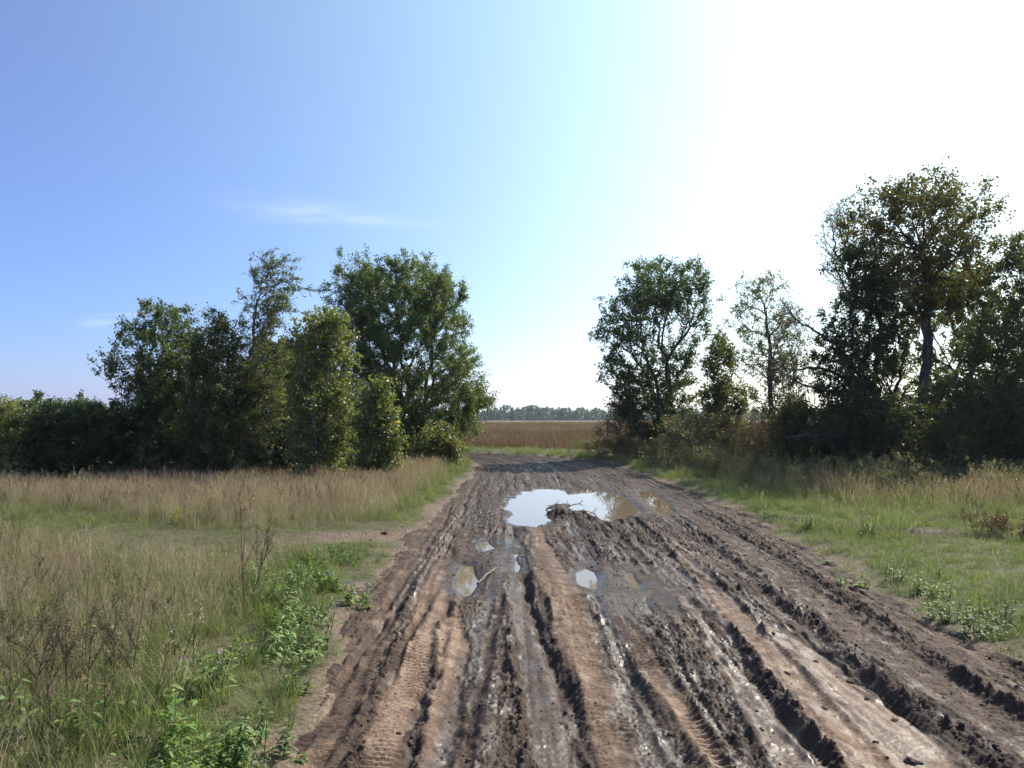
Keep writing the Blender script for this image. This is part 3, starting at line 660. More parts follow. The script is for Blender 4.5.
T('leafy_bush', 'loose green bush left of the dark wood below the arching bare limbs', 'bush', 23, (792, 462),
  [(396, 785, 805), (415, 772, 818), (445, 765, 822), (462, 768, 820)], 360, 3600, leaf=.07, col=(.075, .085, .032), stems=5, trunk_r=.03, clumps=40, clump=.16)
T('dead_shrub', 'bare twiggy grey shrub between the sparse tree and the dark wood', 'shrub', 24, (800, 455),
  [(300, 775, 812), (330, 765, 818), (370, 758, 820), (410, 758, 820), (445, 770, 815)], 700, 1600, leaf=.05, col=(.06, .07, .03), stems=6, trunk_r=.045, clumps=60, clump=.2)
T('dead_tree', 'leafless twiggy tree top showing pale against the sky beside the tallest tree', 'tree', 24, (862, 465),
  [(192, 845, 862), (210, 826, 860), (240, 816, 856), (270, 822, 856), (300, 838, 870), (340, 845, 880)], 520, 500, leaf=.05, col=(.07, .07, .03), stems=2, trunk_r=.08, clumps=60, clump=.15, bark=M_DEAD, fork=.6)
T('background_tree', 'leafy tree filling the gap behind the tallest trunk', 'tree', 29, (945, 462),
  [(255, 930, 985), (290, 905, 1005), (340, 895, 1015), (400, 890, 1020), (450, 890, 1020)], 800, 15000, leaf=.085, col=(.045, .060, .022), stems=4, trunk_r=.15, clumps=90, clump=.3, yellow=.08)
T('background_tree', 'leafy tree behind the one at the right edge', 'tree', 30, (1085, 462),
  [(250, 1060, 1110), (300, 1030, 1150), (380, 1020, 1160), (450, 1020, 1160)], 900, 16000, leaf=.09, col=(.042, .056, .022), stems=4, trunk_r=.15, clumps=90, clump=.3)
T('grey_bush', 'grey-brown twiggy bush by the far bend, left of the spreading tree', 'bush', 30, (628, 455),
  [(398, 618, 640), (415, 600, 650), (432, 588, 658), (455, 580, 665)], 700, 5200, leaf=.055, col=(.085, .075, .05), stems=8, trunk_r=.03, clumps=70, clump=.2, bark=M_DEAD)
T('grey_bush', 'low grey-brown thicket under the first spreading tree on the right', 'bush', 26.5, (700, 458),
  [(412, 670, 730), (428, 655, 750), (455, 650, 760)], 700, 4200, leaf=.055, col=(.11, .11, .06), stems=8, trunk_r=.03, clumps=70, clump=.2, bark=M_DEAD)
T('grey_bush', 'low brown thicket under the sparse tree', 'bush', 24.5, (765, 462),
  [(418, 745, 790), (432, 735, 810), (460, 735, 815)], 600, 3200, leaf=.055, col=(.13, .10, .06), stems=8, trunk_r=.03, clumps=60, clump=.2, bark=M_DEAD)

# ------------------------------------------------------------------ far wood along the horizon
def far_wood():
    Vs, Fs, Cs, o = [], [], [], 0
    xs = []
    x = -900.
    while x < 900: x += rng.uniform(1.3, 3.6); xs.append(x)
    xs = xs + [q + .7 for q in xs]; half = len(xs) // 2
    for i_, x in enumerate(xs):
        Y = 560 + rng.uniform(-25, 25) + (60 if i_ >= half else 0) + 30 * math.sin(x * .011)
        kind = rng.random() < .28
        H_ = rng.uniform(5.2, 9.8) + 1.2 * math.sin(x * .05 + 1) + (1.0 if kind else 0); W = H_ * (.20 if kind else rng.uniform(.34, .52))
        n = 260; z = rng.uniform(.02, 1, n); a = rng.uniform(0, 2 * np.pi, n)
        prof = (1 - z) * 1.0 + .08 if kind else np.where(z < .5, 1., np.sqrt(np.clip(1 - ((z - .5) / .50) ** 2, 0.02, 1)))
        lump = 1 + .25 * np.sin(a * 3 + z * 9 + x)
        r = W * prof * np.sqrt(rng.uniform(.3, 1, n)) * lump
        P = np.stack([x + r * np.cos(a), Y + r * np.sin(a), z * H_ - .3 - 2.3], 1)
        c = np.array((.040, .058, .030) if kind else (.058, .078, .036)) * rng.uniform(.75, 1.25)
        V, Fc, C = leaves_mesh(P, rng.normal(size=(n, 3)), 1.1, .5, np.repeat((c * 1.0)[None], n, 0) * rng.uniform(.8, 1.2, (n, 1)))
        Vs.append(V); Fs.append(Fc + o); Cs.append(C); o += len(V)
    ob = link('distant_wood', mesh_np('distant_wood', np.vstack(Vs), np.vstack(Fs), M_LEAF, cols=np.vstack(Cs)))
    tag(ob, 'low line of far trees along the horizon beyond the brown field', 'woodland', kind='stuff')
far_wood()

# ------------------------------------------------------------------ grasses and weeds: tufts, scattered as ground cover
def blades(n, h, spread, w, cols, lean=.35, seg=3, seed=0, heads=0., curl=.5, headcol=(.38, .30, .21)):
    r = np.random.default_rng(seed); Vs, Fs, Cs, o = [], [], [], 0
    for i in range(n):
        a = r.uniform(0, 2 * np.pi); rad = spread * math.sqrt(r.random()); p = np.array([rad * math.cos(a), rad * math.sin(a), -.02])
        H_ = h * r.uniform(.55, 1.1); d = r.uniform(0, 2 * np.pi); ln = lean * r.uniform(.2, 1.3) * H_; ww = w * r.uniform(.6, 1.3)
        sd_ = np.array([-math.sin(d), math.cos(d), 0]) if r.random() < .7 else np.array([math.cos(d), math.sin(d), 0])
        c = np.array(cols[r.integers(len(cols))]) * r.uniform(.8, 1.25)
        hd = r.random() < heads
        if hd: ww *= .55; ln *= .6
        vs = []
        for k in range(seg + 1):
            f = k / seg; q = p + np.array([math.cos(d) * ln * f ** (1 + curl * 2), math.sin(d) * ln * f ** (1 + curl * 2), H_ * (f - .25 * curl * f * f * (0 if hd else 1))])
            wk = ww * (1 - f) ** .7 if not hd else ww * .7
            vs += [q - sd_ * wk / 2, q + sd_ * wk / 2]
        Vs.append(np.array(vs)); b = o
        for k in range(seg): Fs.append([b + 2 * k, b + 2 * k + 1, b + 2 * k + 3, b + 2 * k + 2])
        Cs.append(np.repeat(c[None], len(vs), 0)); o += len(vs)
        if hd:
            hl = H_ * r.uniform(.14, .24)
            for m_ in range(9):
                f = m_ / 9; q = vs[-1] + np.array([0, 0, -hl * f]); dd = r.normal(size=3) * .35 + [math.cos(d) * .2, math.sin(d) * .2, .7]; dd /= np.linalg.norm(dd)
                s2 = np.cross(dd, r.normal(size=3)); s2 /= np.linalg.norm(s2); L_ = .016 + .014 * f; wv = .0024
                Vs.append(np.array([q - s2 * wv, q + s2 * wv, q + dd * L_ + s2 * wv * .3, q + dd * L_ - s2 * wv * .3])); Fs.append([o, o + 1, o + 2, o + 3]); o += 4
                Cs.append(np.repeat((np.array(headcol) * r.uniform(.75, 1.25))[None], 4, 0))
    return np.vstack(Vs), np.array(Fs), np.vstack(Cs)
def leafy(nst, h, spread, nl, ll, lw, cols, stemcol, seed, top=None, topcol=None, branch=0, upright=.5):
    """stems with lance leaves; top: small flower or seed clusters"""
    r = np.random.default_rng(seed); Vs, F4, F3, Cs, o = [], [], [], [], 0
    def leafq(q, dd, L_, W_, c):
        nonlocal o
        s2 = np.cross(dd, [0, 0, 1.]) + r.normal(size=3) * .25; s2 /= np.linalg.norm(s2) + 1e-9; nn = np.cross(s2, dd)
        V = [q, q + dd * L_ * .35 + s2 * W_ + nn * W_ * .35, q + dd * L_ * .38, q + dd * L_ * .35 - s2 * W_ + nn * W_ * .35,
             q + dd * L_ * .72 + s2 * W_ * .7 - [0, 0, L_ * .10], q + dd * L_ * .72 - [0, 0, L_ * .12], q + dd * L_ * .72 - s2 * W_ * .7 - [0, 0, L_ * .10], q + dd * L_ - [0, 0, L_ * .26]]
        Vs.append(np.array(V)); F3.extend([[o, o + 1, o + 2], [o, o + 2, o + 3], [o + 4, o + 7, o + 5], [o + 5, o + 7, o + 6]]); F4.extend([[o + 1, o + 4, o + 5, o + 2], [o + 2, o + 5, o + 6, o + 3]])
        Cs.append(np.repeat(c[None], 8, 0)); o += 8
    for i in range(nst):
        a = r.uniform(0, 2 * np.pi); rad = spread * math.sqrt(r.random()); p = np.array([rad * math.cos(a), rad * math.sin(a), -.02])
        H_ = h * r.uniform(.6, 1.1); tip = p + np.array([math.cos(a) * H_ * r.uniform(0, .35), math.sin(a) * H_ * r.uniform(0, .35), H_])
        axes = [(p, tip)]
        for b in range(branch):
            f = r.uniform(.3, .85); q = p + (tip - p) * f; aa = r.uniform(0, 2 * np.pi); L_ = H_ * r.uniform(.2, .4) * (1.1 - f)
            axes.append((q, q + np.array([math.cos(aa) * L_ * .6, math.sin(aa) * L_ * .6, L_])))
        for (q0, q1) in axes:
            V, Fq = frustums(q0[None], q1[None], np.array([.0035]), np.array([.0015]), 3); Vs.append(V); F4.extend((Fq + o).tolist()); Cs.append(np.repeat(np.array(stemcol)[None], len(V), 0)); o += len(V)
        for m_ in range(nl):
            q0, q1 = axes[r.integers(len(axes))] if m_ > nl * .5 else axes[0]
            f = r.uniform(.05, .98); aa = r.uniform(0, 2 * np.pi); up = r.uniform(-.2, 1) * upright
            dd = np.array([math.cos(aa), math.sin(aa), up]); dd /= np.linalg.norm(dd); sc = r.uniform(.6, 1.2) * (1.15 - .6 * f)
            leafq(q0 + (q1 - q0) * f, dd, ll * sc, lw * sc, np.array(cols[r.integers(len(cols))]) * r.uniform(.75, 1.3))
        if top:
            for (q0, q1) in axes:
                for m_ in range(top[0]):
                    f = r.uniform(top[2], 1); q = q0 + (q1 - q0) * f + r.normal(size=3) * top[3]; dd = r.normal(size=3); dd[2] = abs(dd[2]); dd /= np.linalg.norm(dd)
                    s2 = np.cross(dd, r.normal(size=3)); s2 /= np.linalg.norm(s2); L_ = top[1] * r.uniform(.6, 1.3)
                    Vs.append(np.array([q - s2 * L_ * .3, q + s2 * L_ * .3, q + dd * L_])); F3.append([o, o + 1, o + 2]); o += 3
                    Cs.append(np.repeat((np.array(topcol) * r.uniform(.7, 1.3))[None], 3, 0))
    return np.vstack(Vs), [np.array(F4), np.array(F3)], np.vstack(Cs)

DRY = [(.46, .40, .30), (.33, .28, .20), (.56, .50, .39), (.17, .145, .10)]; DRYR = [(.42, .335, .24), (.30, .235, .17), (.50, .42, .31), (.18, .14, .10)]
GRN = [(.205, .24, .085), (.26, .295, .115), (.135, .165, .06)]; OLV = [(.21, .20, .10), (.14, .145, .07), (.32, .29, .17)]
BRI = [(.17, .235, .07), (.23, .295, .09), (.13, .18, .06)]
def variants(fn, n, **kw): return [fn(seed=100 + i * 7 + hash_, **kw) for i in range(n)]
def gn_scatter(name, tufts, P, rotz, scl, idx, label, cat, mat, tilt=.12):
    coll = bpy.data.collections.new(name + '_tufts')
    for i, (V, Fc, C) in enumerate(tufts):
        o = bpy.data.objects.new('tuft_%02d' % i, mesh_np('tuft', V, Fc, mat, cols=C)); coll.objects.link(o)
    n = len(P); me = bpy.data.meshes.new(name); me.vertices.add(n); me.vertices.foreach_set('co', np.asarray(P, np.float32).ravel())
    a = me.attributes.new('rot', 'FLOAT_VECTOR', 'POINT')
    a.data.foreach_set('vector', np.stack([rng.normal(size=n) * tilt, rng.normal(size=n) * tilt, rotz], 1).astype(np.float32).ravel())
    a = me.attributes.new('scl', 'FLOAT', 'POINT'); a.data.foreach_set('value', np.asarray(scl, np.float32))
    a = me.attributes.new('idx', 'INT', 'POINT'); a.data.foreach_set('value', np.asarray(idx, np.int32))
    me.materials.append(mat)
    ob = link(name, me); tag(ob, label, cat, kind='stuff')
    g = bpy.data.node_groups.new(name, 'GeometryNodeTree'); g.interface.new_socket('Geometry', in_out='INPUT', socket_type='NodeSocketGeometry'); g.interface.new_socket('Geometry', in_out='OUTPUT', socket_type='NodeSocketGeometry')
    N, L = g.nodes.new, g.links.new
    gi, go = N('NodeGroupInput'), N('NodeGroupOutput'); ci = N('GeometryNodeCollectionInfo'); ci.inputs[0].default_value = coll
    ci.inputs['Separate Children'].default_value = True; ci.inputs['Reset Children'].default_value = True
    ip = N('GeometryNodeInstanceOnPoints'); ip.inputs['Pick Instance'].default_value = True
    def att(nm, ty):
        x = N('GeometryNodeInputNamedAttribute'); x.data_type = ty; x.inputs['Name'].default_value = nm; return x.outputs['Attribute']
    L(gi.outputs[0], ip.inputs['Points']); L(ci.outputs[0], ip.inputs['Instance']); L(att('idx', 'INT'), ip.inputs['Instance Index'])
    e2r = N('FunctionNodeEulerToRotation'); L(att('rot', 'FLOAT_VECTOR'), e2r.inputs[0]); L(e2r.outputs[0], ip.inputs['Rotation'])
    L(att('scl', 'FLOAT'), ip.inputs['Scale']); L(ip.outputs[0], go.inputs[0])
    md = ob.modifiers.new('scatter', 'NODES'); md.node_group = g
    return ob
def scatter_pts(region, dens, accept):
    """region x0,x1,y0,y1; dens per m2; accept(x,y,out,bare,s,t)->probability"""
    x0, x1, y0, y1 = region; n = int((x1 - x0) * (y1 - y0) * dens)
    x = rng.uniform(x0, x1, n); y = rng.uniform(y0, y1, n)
    m = np.abs(x) < y * .80 + 2.5; x, y = x[m], y[m]
    b, s, t, l, r = bare_mask(x, y); out = np.where(t < (l + r) / 2, l - t, t - r); side = np.where(t < (l + r) / 2, -1, 1)
    p = accept(x, y, out, b, side); k = rng.random(len(x)) < p; x, y = x[k], y[k]
    z, _ = gheight(x, y); return np.stack([x, y, z], 1)

# zone shapes
def spur_d(x, y): return polydist(x, y, SPUR)[0]
def low_by_spur(x, y): return 1 - .58 * sstep(2.4, .5, spur_d(x, y)) * sstep(-9, -4, x) - .10 * sstep(11, 9, y)
def left_dry(x, y, out, b, side):
    n_ = noise(x * .5, y * .5, 81)
    p = (side < 0) * sstep(.55, 1.2, out + .3 * n_) * (1 - b) * sstep(.5, 1.0, spur_d(x, y) + .2 * n_)
    return p
def left_front_green(x, y, out, b, side):
    return (side < 0) * sstep(1.5, .9, out + .35 * noise(x, y, 82)) * sstep(.0, .16, out) * (1 - b) * (y < 9.6)

def uni(n, k): return rng.integers(0, k, n)
def put(name, tufts, P, label, cat, mat, smin=.75, smax=1.25, tilt=.12, sfun=None):
    n = len(P); sc_ = rng.uniform(smin, smax, n)
    if sfun is not None: sc_ = sc_ * sfun(P[:, 0], P[:, 1])
    sc_ = sc_ * low_by_spur(P[:, 0], P[:, 1])
    gn_scatter(name, tufts, P, rng.uniform(0, 6.28, n), sc_, uni(n, len(tufts)), label, cat, mat, tilt)

R_NEAR = (-11, 1.5, 1.8, 13); R_MID = (-22, 24, 11, 26)
hash_ = 1
t_dry = [blades(34, .52, .10, .0036, DRY + OLV[:1], lean=.40, seed=300 + i, heads=.35) for i in range(6)]
t_red = [blades(34, .58, .11, .0036, DRYR + DRY[:1], lean=.30, seed=330 + i, heads=.5, headcol=(.30, .21, .15)) for i in range(5)]
t_olv = [blades(32, .42, .10, .0042, OLV + GRN[:1], lean=.5, seed=360 + i, heads=.12) for i in range(5)]
t_grn = [blades(36, .15 + .035 * i, .09, .0042, BRI + GRN + OLV[:1], lean=.7, seed=390 + i, heads=.06 * (i > 3)) for i in range(6)]
t_low = [blades(22, .09, .08, .005, GRN + BRI + OLV[:1], lean=.9, seed=420 + i) for i in range(5)]

pf = lambda f: scatter_pts(*f)
# tall dry grass, left meadow near
P1 = scatter_pts((-11, 1, 1.8, 12.5), 60, lambda x, y, o, b, s: left_dry(x, y, o, b, s) * np.clip(.55 + 1.0 * noise(x * .7, y * .7, 83), .12, 1))
P2 = scatter_pts((-24, 1, 11.3, 24), 48, lambda x, y, o, b, s: (s < 0) * sstep(.5, 1.1, o) * (1 - b) * sstep(.9, 1.5, spur_d(x, y)) * .8)
put('dry_grass', t_dry, np.vstack([P1, P2]), 'tall straw-coloured seeding grass over the left meadow', 'grass', M_GRASS, .5, 1.15, tilt=.2, sfun=lambda x, y: .80 + .45 * noise(x * .5, y * .5, 90) + .3 * noise(x * 1.7, y * 1.7, 98))
P = scatter_pts((-11, 1, 1.8, 12.5), 70, lambda x, y, o, b, s: left_dry(x, y, o, b, s) * np.clip(.6 - 1.0 * noise(x * .7, y * .7, 83), .15, 1))
Pb = scatter_pts((-24, 1, 12, 24), 30, lambda x, y, o, b, s: (s < 0) * sstep(.3, .8, o) * (1 - b) * .8)
Pc = scatter_pts((3, 26, 12, 26), 30, lambda x, y, o, b, s: (s > 0) * sstep(.9, 2.0, o + .5 * noise(x * .5, y * .5, 84)) * (1 - b) * sstep(12.5, 15, y + x * .12))
put('olive_grass', t_olv, np.vstack([P, Pb, Pc]), 'olive green uncut grass in the meadows on both sides', 'grass', M_GRASS, .5, 1.2, tilt=.22, sfun=lambda x, y: .85 + .4 * noise(x * .8, y * .8, 99))
P = scatter_pts((-24, 1, 12.2, 30), 34, lambda x, y, o, b, s: (s < 0) * sstep(.7, 1.3, o) * (1 - b) * sstep(-14, -4, x) * sstep(1.0, 1.6, spur_d(x, y)))
Pd = scatter_pts((3, 26, 13, 26), 34, lambda x, y, o, b, s: (s > 0) * sstep(1.4, 2.6, o) * (1 - b) * sstep(14, 16, y + x * .10) * np.clip(.5 + 1.2 * noise(x * .5, y * .5, 85), .1, 1))
Pe = scatter_pts((-6, 1, 4, 10), 20, lambda x, y, o, b, s: left_dry(x, y, o, b, s) * sstep(-.1, .3, noise(x * .8, y * .8, 86)))
put('brown_grass', t_red, np.vstack([P, Pd, Pe]), 'reddish brown seeding grass in front of the thicket and the wood', 'grass', M_GRASS, .5, 1.05, tilt=.2, sfun=lambda x, y: .82 + .4 * noise(x * .6, y * .6, 100) + .25 * noise(x * 1.9, y * 1.9, 101))
# green grass
Pg = [scatter_pts((-3.5, 1, 1.8, 12), 55, lambda x, y, o, b, s: left_front_green(x, y, o, b, s)),
      scatter_pts((-14, 1, 9.2, 13.8), 60, lambda x, y, o, b, s: (s < 0) * (1 - b) * sstep(.1, .35, o) * sstep(1.5, .9, spur_d(x, y) + .25 * noise(x, y, 87))),
      scatter_pts((-6, 1, 12, 34), 50, lambda x, y, o, b, s: (s < 0) * (1 - b) * sstep(1.2, .7, o + .3 * noise(x, y, 88)) * sstep(.05, .3, o)),
      scatter_pts((2, 16, 3.5, 17.5), 60, lambda x, y, o, b, s: (s > 0) * (1 - b) * sstep(.15, .6, o) * np.clip(.55 + 1.1 * noise(x * .8, y * .8, 89), .15, 1)),
      scatter_pts((1.5, 8, 16, 36), 50, lambda x, y, o, b, s: (s > 0) * (1 - b) * sstep(.05, .3, o) * sstep(1.6, .8, o)),
      scatter_pts((-10, 12, 33, 46), 22, lambda x, y, o, b, s: (1 - b) * (s > 0) * sstep(.05, .4, o) * sstep(4.2, 2.2, o))]
put('green_grass', t_grn, np.vstack(Pg), 'bright green grass along both verges of the road', 'grass', M_GRASS, .5, 1.2, sfun=lambda x, y: np.clip(.8 + .7 * noise(x * .6, y * .6, 91), .4, 1.4))
Pl = [scatter_pts((-12, 1, 2, 14), 90, lambda x, y, o, b, s: (s < 0) * (1 - b) * sstep(.02, .4, o)),
      scatter_pts((2, 16, 3.5, 17), 110, lambda x, y, o, b, s: (s > 0) * (1 - b * .97) * sstep(.02, .5, o))]
Pl.append(scatter_pts((2, 12, 3.5, 14), 90, lambda x, y, o, b, s: (s > 0) * sstep(-.02, .12, o) * sstep(1.6, .6, o) * (.35 + .65 * (noise(x * 2, y * 2, 104) > -.15))))
put('short_grass', t_low, np.vstack(Pl), 'short turf between the taller grasses', 'grass', M_GRASS, .6, 1.4)
# field beyond the bend
t_fld = [blades(34, .6, .45, .012, [(.13, .08, .052), (.10, .062, .045), (.17, .11, .07)], lean=.5, seed=450 + i, heads=.0) for i in range(4)]
t_fl2 = [blades(34, .45, .45, .012, [(.22, .155, .10), (.28, .205, .13), (.18, .125, .08)], lean=.5, seed=470 + i, heads=.0) for i in range(4)]
Pf = np.vstack([scatter_pts((-40, 60, 36, 75), 3.2, lambda x, y, o, b, s: (s > 0) * sstep(3.5, 5.5, o) + (s < 0) * sstep(1, 2, o) * 1.),
                scatter_pts((-14, 16, 37, 62), 3.5, lambda x, y, o, b, s: (s > 0) * sstep(2.0, 4.5, o + 1.5 * noise(x * .25, y * .25, 105))),
                scatter_pts((-60, 90, 75, 140), 1.0, lambda x, y, o, b, s: 1. + 0 * x)])
put('field_weeds', t_fld, Pf[: len(Pf) * 2 // 3 * 0 + len(Pf)], 'dense rusty brown weeds of the open field beyond the bend', 'weeds', M_GRASS, .7, 1.3, sfun=lambda x, y: .8 + .5 * noise(x * .08, y * .3, 92))
Pf = np.vstack([scatter_pts((-40, 60, 36, 75), 1.6, lambda x, y, o, b, s: (s > 0) * sstep(3, 5, o) + (s < 0) * sstep(.6, 1.5, o) * 1.),
                scatter_pts((-90, 120, 70, 170), .9, lambda x, y, o, b, s: 1. + 0 * x)])
put('field_grass', t_fl2, Pf, 'pale straw grass of the open field beyond the bend', 'grass', M_GRASS, .7, 1.2)
# mugwort, grey-green tall weeds on the right
MUG = [(.26, .28, .16), (.20, .225, .12), (.33, .33, .21)]
t_mug = [leafy(6, .85, .16, 26, .06, .010, MUG, (.16, .14, .08), 500 + i, top=(14, .03, .5, .012), topcol=(.19, .17, .10), branch=4) for i in range(5)]
Pm = scatter_pts((2.5, 13, 14, 27), 15, lambda x, y, o, b, s: (s > 0) * sstep(.9, 1.6, o + .4 * noise(x * .6, y * .6, 93)) * (1 - b) * sstep(14.5, 17, y + (x - 4) * .1) * np.clip(.45 + 1.5 * noise(x * .45, y * .45, 94), 0.05, 1))
Pn = scatter_pts((1, 5, 25, 33), 4, lambda x, y, o, b, s: (s > 0) * sstep(.5, 1.0, o))
put('mugwort', t_mug, np.vstack([Pm, Pn]), 'grey-green waist-high weeds in front of the right-hand trees', 'weeds', M_WEED, .55, 1.1)
t_drk = [leafy(2, .62, .06, 12, .035, .006, [(.11, .095, .065), (.08, .075, .045), (.16, .17, .09)], (.13, .10, .07), 600 + i, top=(16, .013, .4, .010), topcol=(.13, .10, .07), branch=4) for i in range(5)]
Pk = np.vstack([scatter_pts((-11, 0, 2.4, 13), 5, lambda x, y, o, b, s: left_dry(x, y, o, b, s) * np.clip(.4 + 1.5 * noise(x * .6, y * .6, 103), .05, 1)), scatter_pts((-20, 0, 12, 21), 3, lambda x, y, o, b, s: (s < 0) * sstep(.8, 1.4, o) * sstep(.9, 1.5, spur_d(x, y))), scatter_pts((4, 20, 9, 18), 2.2, lambda x, y, o, b, s: (s > 0) * sstep(1.5, 2.4, o) * sstep(10, 14, y))])
put('dark_weeds', t_drk, Pk, 'dark dried weed stems scattered through the meadow grass', 'weeds', M_WEED, .5, 1.15, tilt=.2)
# broad-leaved weeds on the left verge
t_brd = [leafy(8, .24, .13, 22, .062, .0095, BRI + [(.12, .20, .05)], (.10, .15, .04), 530 + i, upright=.9, branch=1) for i in range(6)]
Pw = np.vstack([scatter_pts((-3.2, 0, 1.8, 9.6), 30, lambda x, y, o, b, s: left_front_green(x, y, o, b, s) * np.clip(.62 + 1.6 * noise(x * 1.1, y * 1.1, 95), 0, 1)),
                scatter_pts((2.5, 9, 4, 13), 7, lambda x, y, o, b, s: (s > 0) * (1 - b) * sstep(.05, .2, o) * sstep(1.3, .3, o) * np.clip(.4 + 1.6 * noise(x * 1.1, y * 1.1, 96), 0, 1)),
                scatter_pts((-8, 0, 2, 10), 4.0, lambda x, y, o, b, s: left_dry(x, y, o, b, s) * np.clip(.3 + 1.5 * noise(x * .9, y * .9, 97), 0, 1))])
put('green_weeds', t_brd, Pw, 'fresh green broad-leaved weeds along the road edge', 'weeds', M_WEED, .4, 1.3, tilt=.25)
t_rose = [leafy(2, .05, .05, 7, .07, .014, BRI + [(.14, .18, .06)], (.10, .15, .04), 560 + i, upright=.35) for i in range(4)]
Pr = np.vstack([scatter_pts((-3, 0, 2, 12), 12, lambda x, y, o, b, s: (s < 0) * sstep(-.15, .05, o) * sstep(.7, .3, o) * .6),
                scatter_pts((2.5, 8, 4, 15), 10, lambda x, y, o, b, s: (s > 0) * sstep(-.05, .2, o) * sstep(1.2, .5, o) * .6)])
put('seedling_weeds', t_rose, Pr, 'small scattered weed rosettes on the bare shoulders', 'weeds', M_WEED, .4, 1.1)

# ------------------------------------------------------------------ crumbs and clods of mud
def lump(seed, sub=2, flat=.7):
    import bmesh
    bm = bmesh.new(); bmesh.ops.create_icosphere(bm, subdivisions=sub, radius=1.0)
    V = np.array([v.co[:] for v in bm.verts]); Fc = np.array([[v.index for v in f.verts] for f in bm.faces]); bm.free()
    r = np.random.default_rng(seed); o = r.uniform(0, 50, 3)
    d = 1 + .45 * noise(V[:, 0] * 1.6 + o[0], V[:, 1] * 1.6 + V[:, 2] * 1.3 + o[1], seed) + .22 * noise(V[:, 0] * 4 + o[2], V[:, 1] * 4 - V[:, 2] * 3.5, seed + 1)
    V = V * d[:, None] * [1, r.uniform(.7, 1), flat]
    return V, Fc
M_CLOD = new_mat('dark crumbly mud')[0]
def clod_mat():
    nt = M_CLOD.node_tree; b = nt.nodes['Principled BSDF']; N, L = nt.nodes.new, nt.links.new
    tc = N('ShaderNodeTexCoord'); n = N('ShaderNodeTexNoise'); n.inputs['Scale'].default_value = 40; n.inputs['Detail'].default_value = 6; L(tc.outputs['Object'], n.inputs['Vector'])
    cr = N('ShaderNodeValToRGB'); cr.color_ramp.elements[0].color = (.055, .036, .024, 1); cr.color_ramp.elements[1].color = (.15, .10, .067, 1); cr.color_ramp.elements[0].position = .35; cr.color_ramp.elements[1].position = .7
    L(n.outputs['Fac'], cr.inputs[0]); L(cr.outputs[0], b.inputs['Base Color']); b.inputs['Roughness'].default_value = .8
    bp = N('ShaderNodeBump'); bp.inputs['Strength'].default_value = .8; bp.inputs['Distance'].default_value = .006; L(n.outputs['Fac'], bp.inputs['Height']); L(bp.outputs[0], b.inputs['Normal'])
clod_mat()
def crumbs():
    n = 26000; s = 2.6 + (rng.random(n) ** 1.6) * 11; t = rng.uniform(-3.2, 3.0, n)
    z, tn, wt, rg = road_fields(s, t); under = np.zeros(n, bool)
    for poly in PUDW.values(): under |= inside(t + 1.1, s, poly)
    k = (rng.random(n) < np.clip(rg - .35, .03, 1)) & (rg > 0) & ~under & (z > WL + .004); s, t, z = s[k], t[k], z[k]
    x, y = st2xy(s, t); z = z + gbase(x, y); sz = .006 * np.exp(rng.normal(size=len(x)) * .55)
    tf = []
    for i in range(5):
        V, Fc = lump(700 + i, 1); tf.append((V, Fc, np.full((len(V), 3), .1)))
    gn_scatter('mud_crumbs', tf, np.stack([x, y, z + .001], 1), rng.uniform(0, 6.28, len(x)), np.clip(sz, .003, .022), uni(len(x), 5), 'small crumbs of mud strewn over the churned road', 'mud crumbs', M_CLOD, .8)
crumbs()
clods = [lump(720 + i, 3) for i in range(6)]
cm = [mesh_np('mud_clod', V, Fc, M_CLOD, smooth=True) for V, Fc in clods]
CL = [(812, 655, .035), (845, 672, .04), (770, 632, .04), (783, 668, .03), (820, 700, .035), (870, 735, .04), (905, 750, .045), (888, 712, .03), (752, 606, .035), (938, 690, .035),
      (1000, 672, .05), (1012, 680, .045), (905, 612, .04), (744, 552, .04), (722, 540, .05), (700, 520, .05), (655, 560, .04), (688, 585, .04), (465, 745, .03), (470, 752, .025), (416, 674, .022),
      (450, 708, .016), (505, 655, .03), (497, 690, .03), (512, 720, .025), (540, 512, .04), (612, 527, .06), (640, 520, .06), (670, 530, .05), (592, 524, .06), (345, 545, .05), (385, 533, .06), (372, 538, .04), (402, 524, .05),
      (985, 745, .04), (950, 712, .035), (862, 690, .03), (735, 655, .03), (725, 690, .03), (757, 720, .03)]
ORD = 'nearest second third fourth fifth sixth seventh eighth ninth tenth eleventh twelfth thirteenth fourteenth fifteenth sixteenth seventeenth eighteenth nineteenth twentieth'.split()
def ordn(i, near='nearest'): return near if i == 0 else ORD[i] + ' ' + near
def zone(px, py):
    if px < 410 and py < 550: return 'on the bare side track'
    if py < 536: return 'beside the large puddle'
    if px < 540: return 'on the left half of the road'
    if px > 900: return 'on the outer right shoulder'
    return 'among the ridges right of centre'
zc = {}
for i, (px, py, r_) in enumerate(sorted(CL, key=lambda q: (zone(q[0], q[1]), -q[1]))):
    x, y = w2(px, py); s_1, t_1 = xy2st(np.array([x]), np.array([y])); l_1, r_1 = edges(s_1)
    z = mudz(x, y) if l_1[0] < t_1[0] < r_1[0] else hz(x, y)
    r_ *= .45 + .45 * abs(math.sin(i * 12.9)); o = link('mud_clod', cm[i % 6], loc=(x, y, z - r_ * .1)); o.scale = (r_, r_ * .8, r_ * .8); o.rotation_euler = (0, 0, i * 1.7)
    q = zone(px, py); k = zc.get(q, 0); zc[q] = k + 1
    tag(o, 'dark mud clod, %s of those %s' % (ordn(k), q), 'clod', 'loose clods of mud on the road')

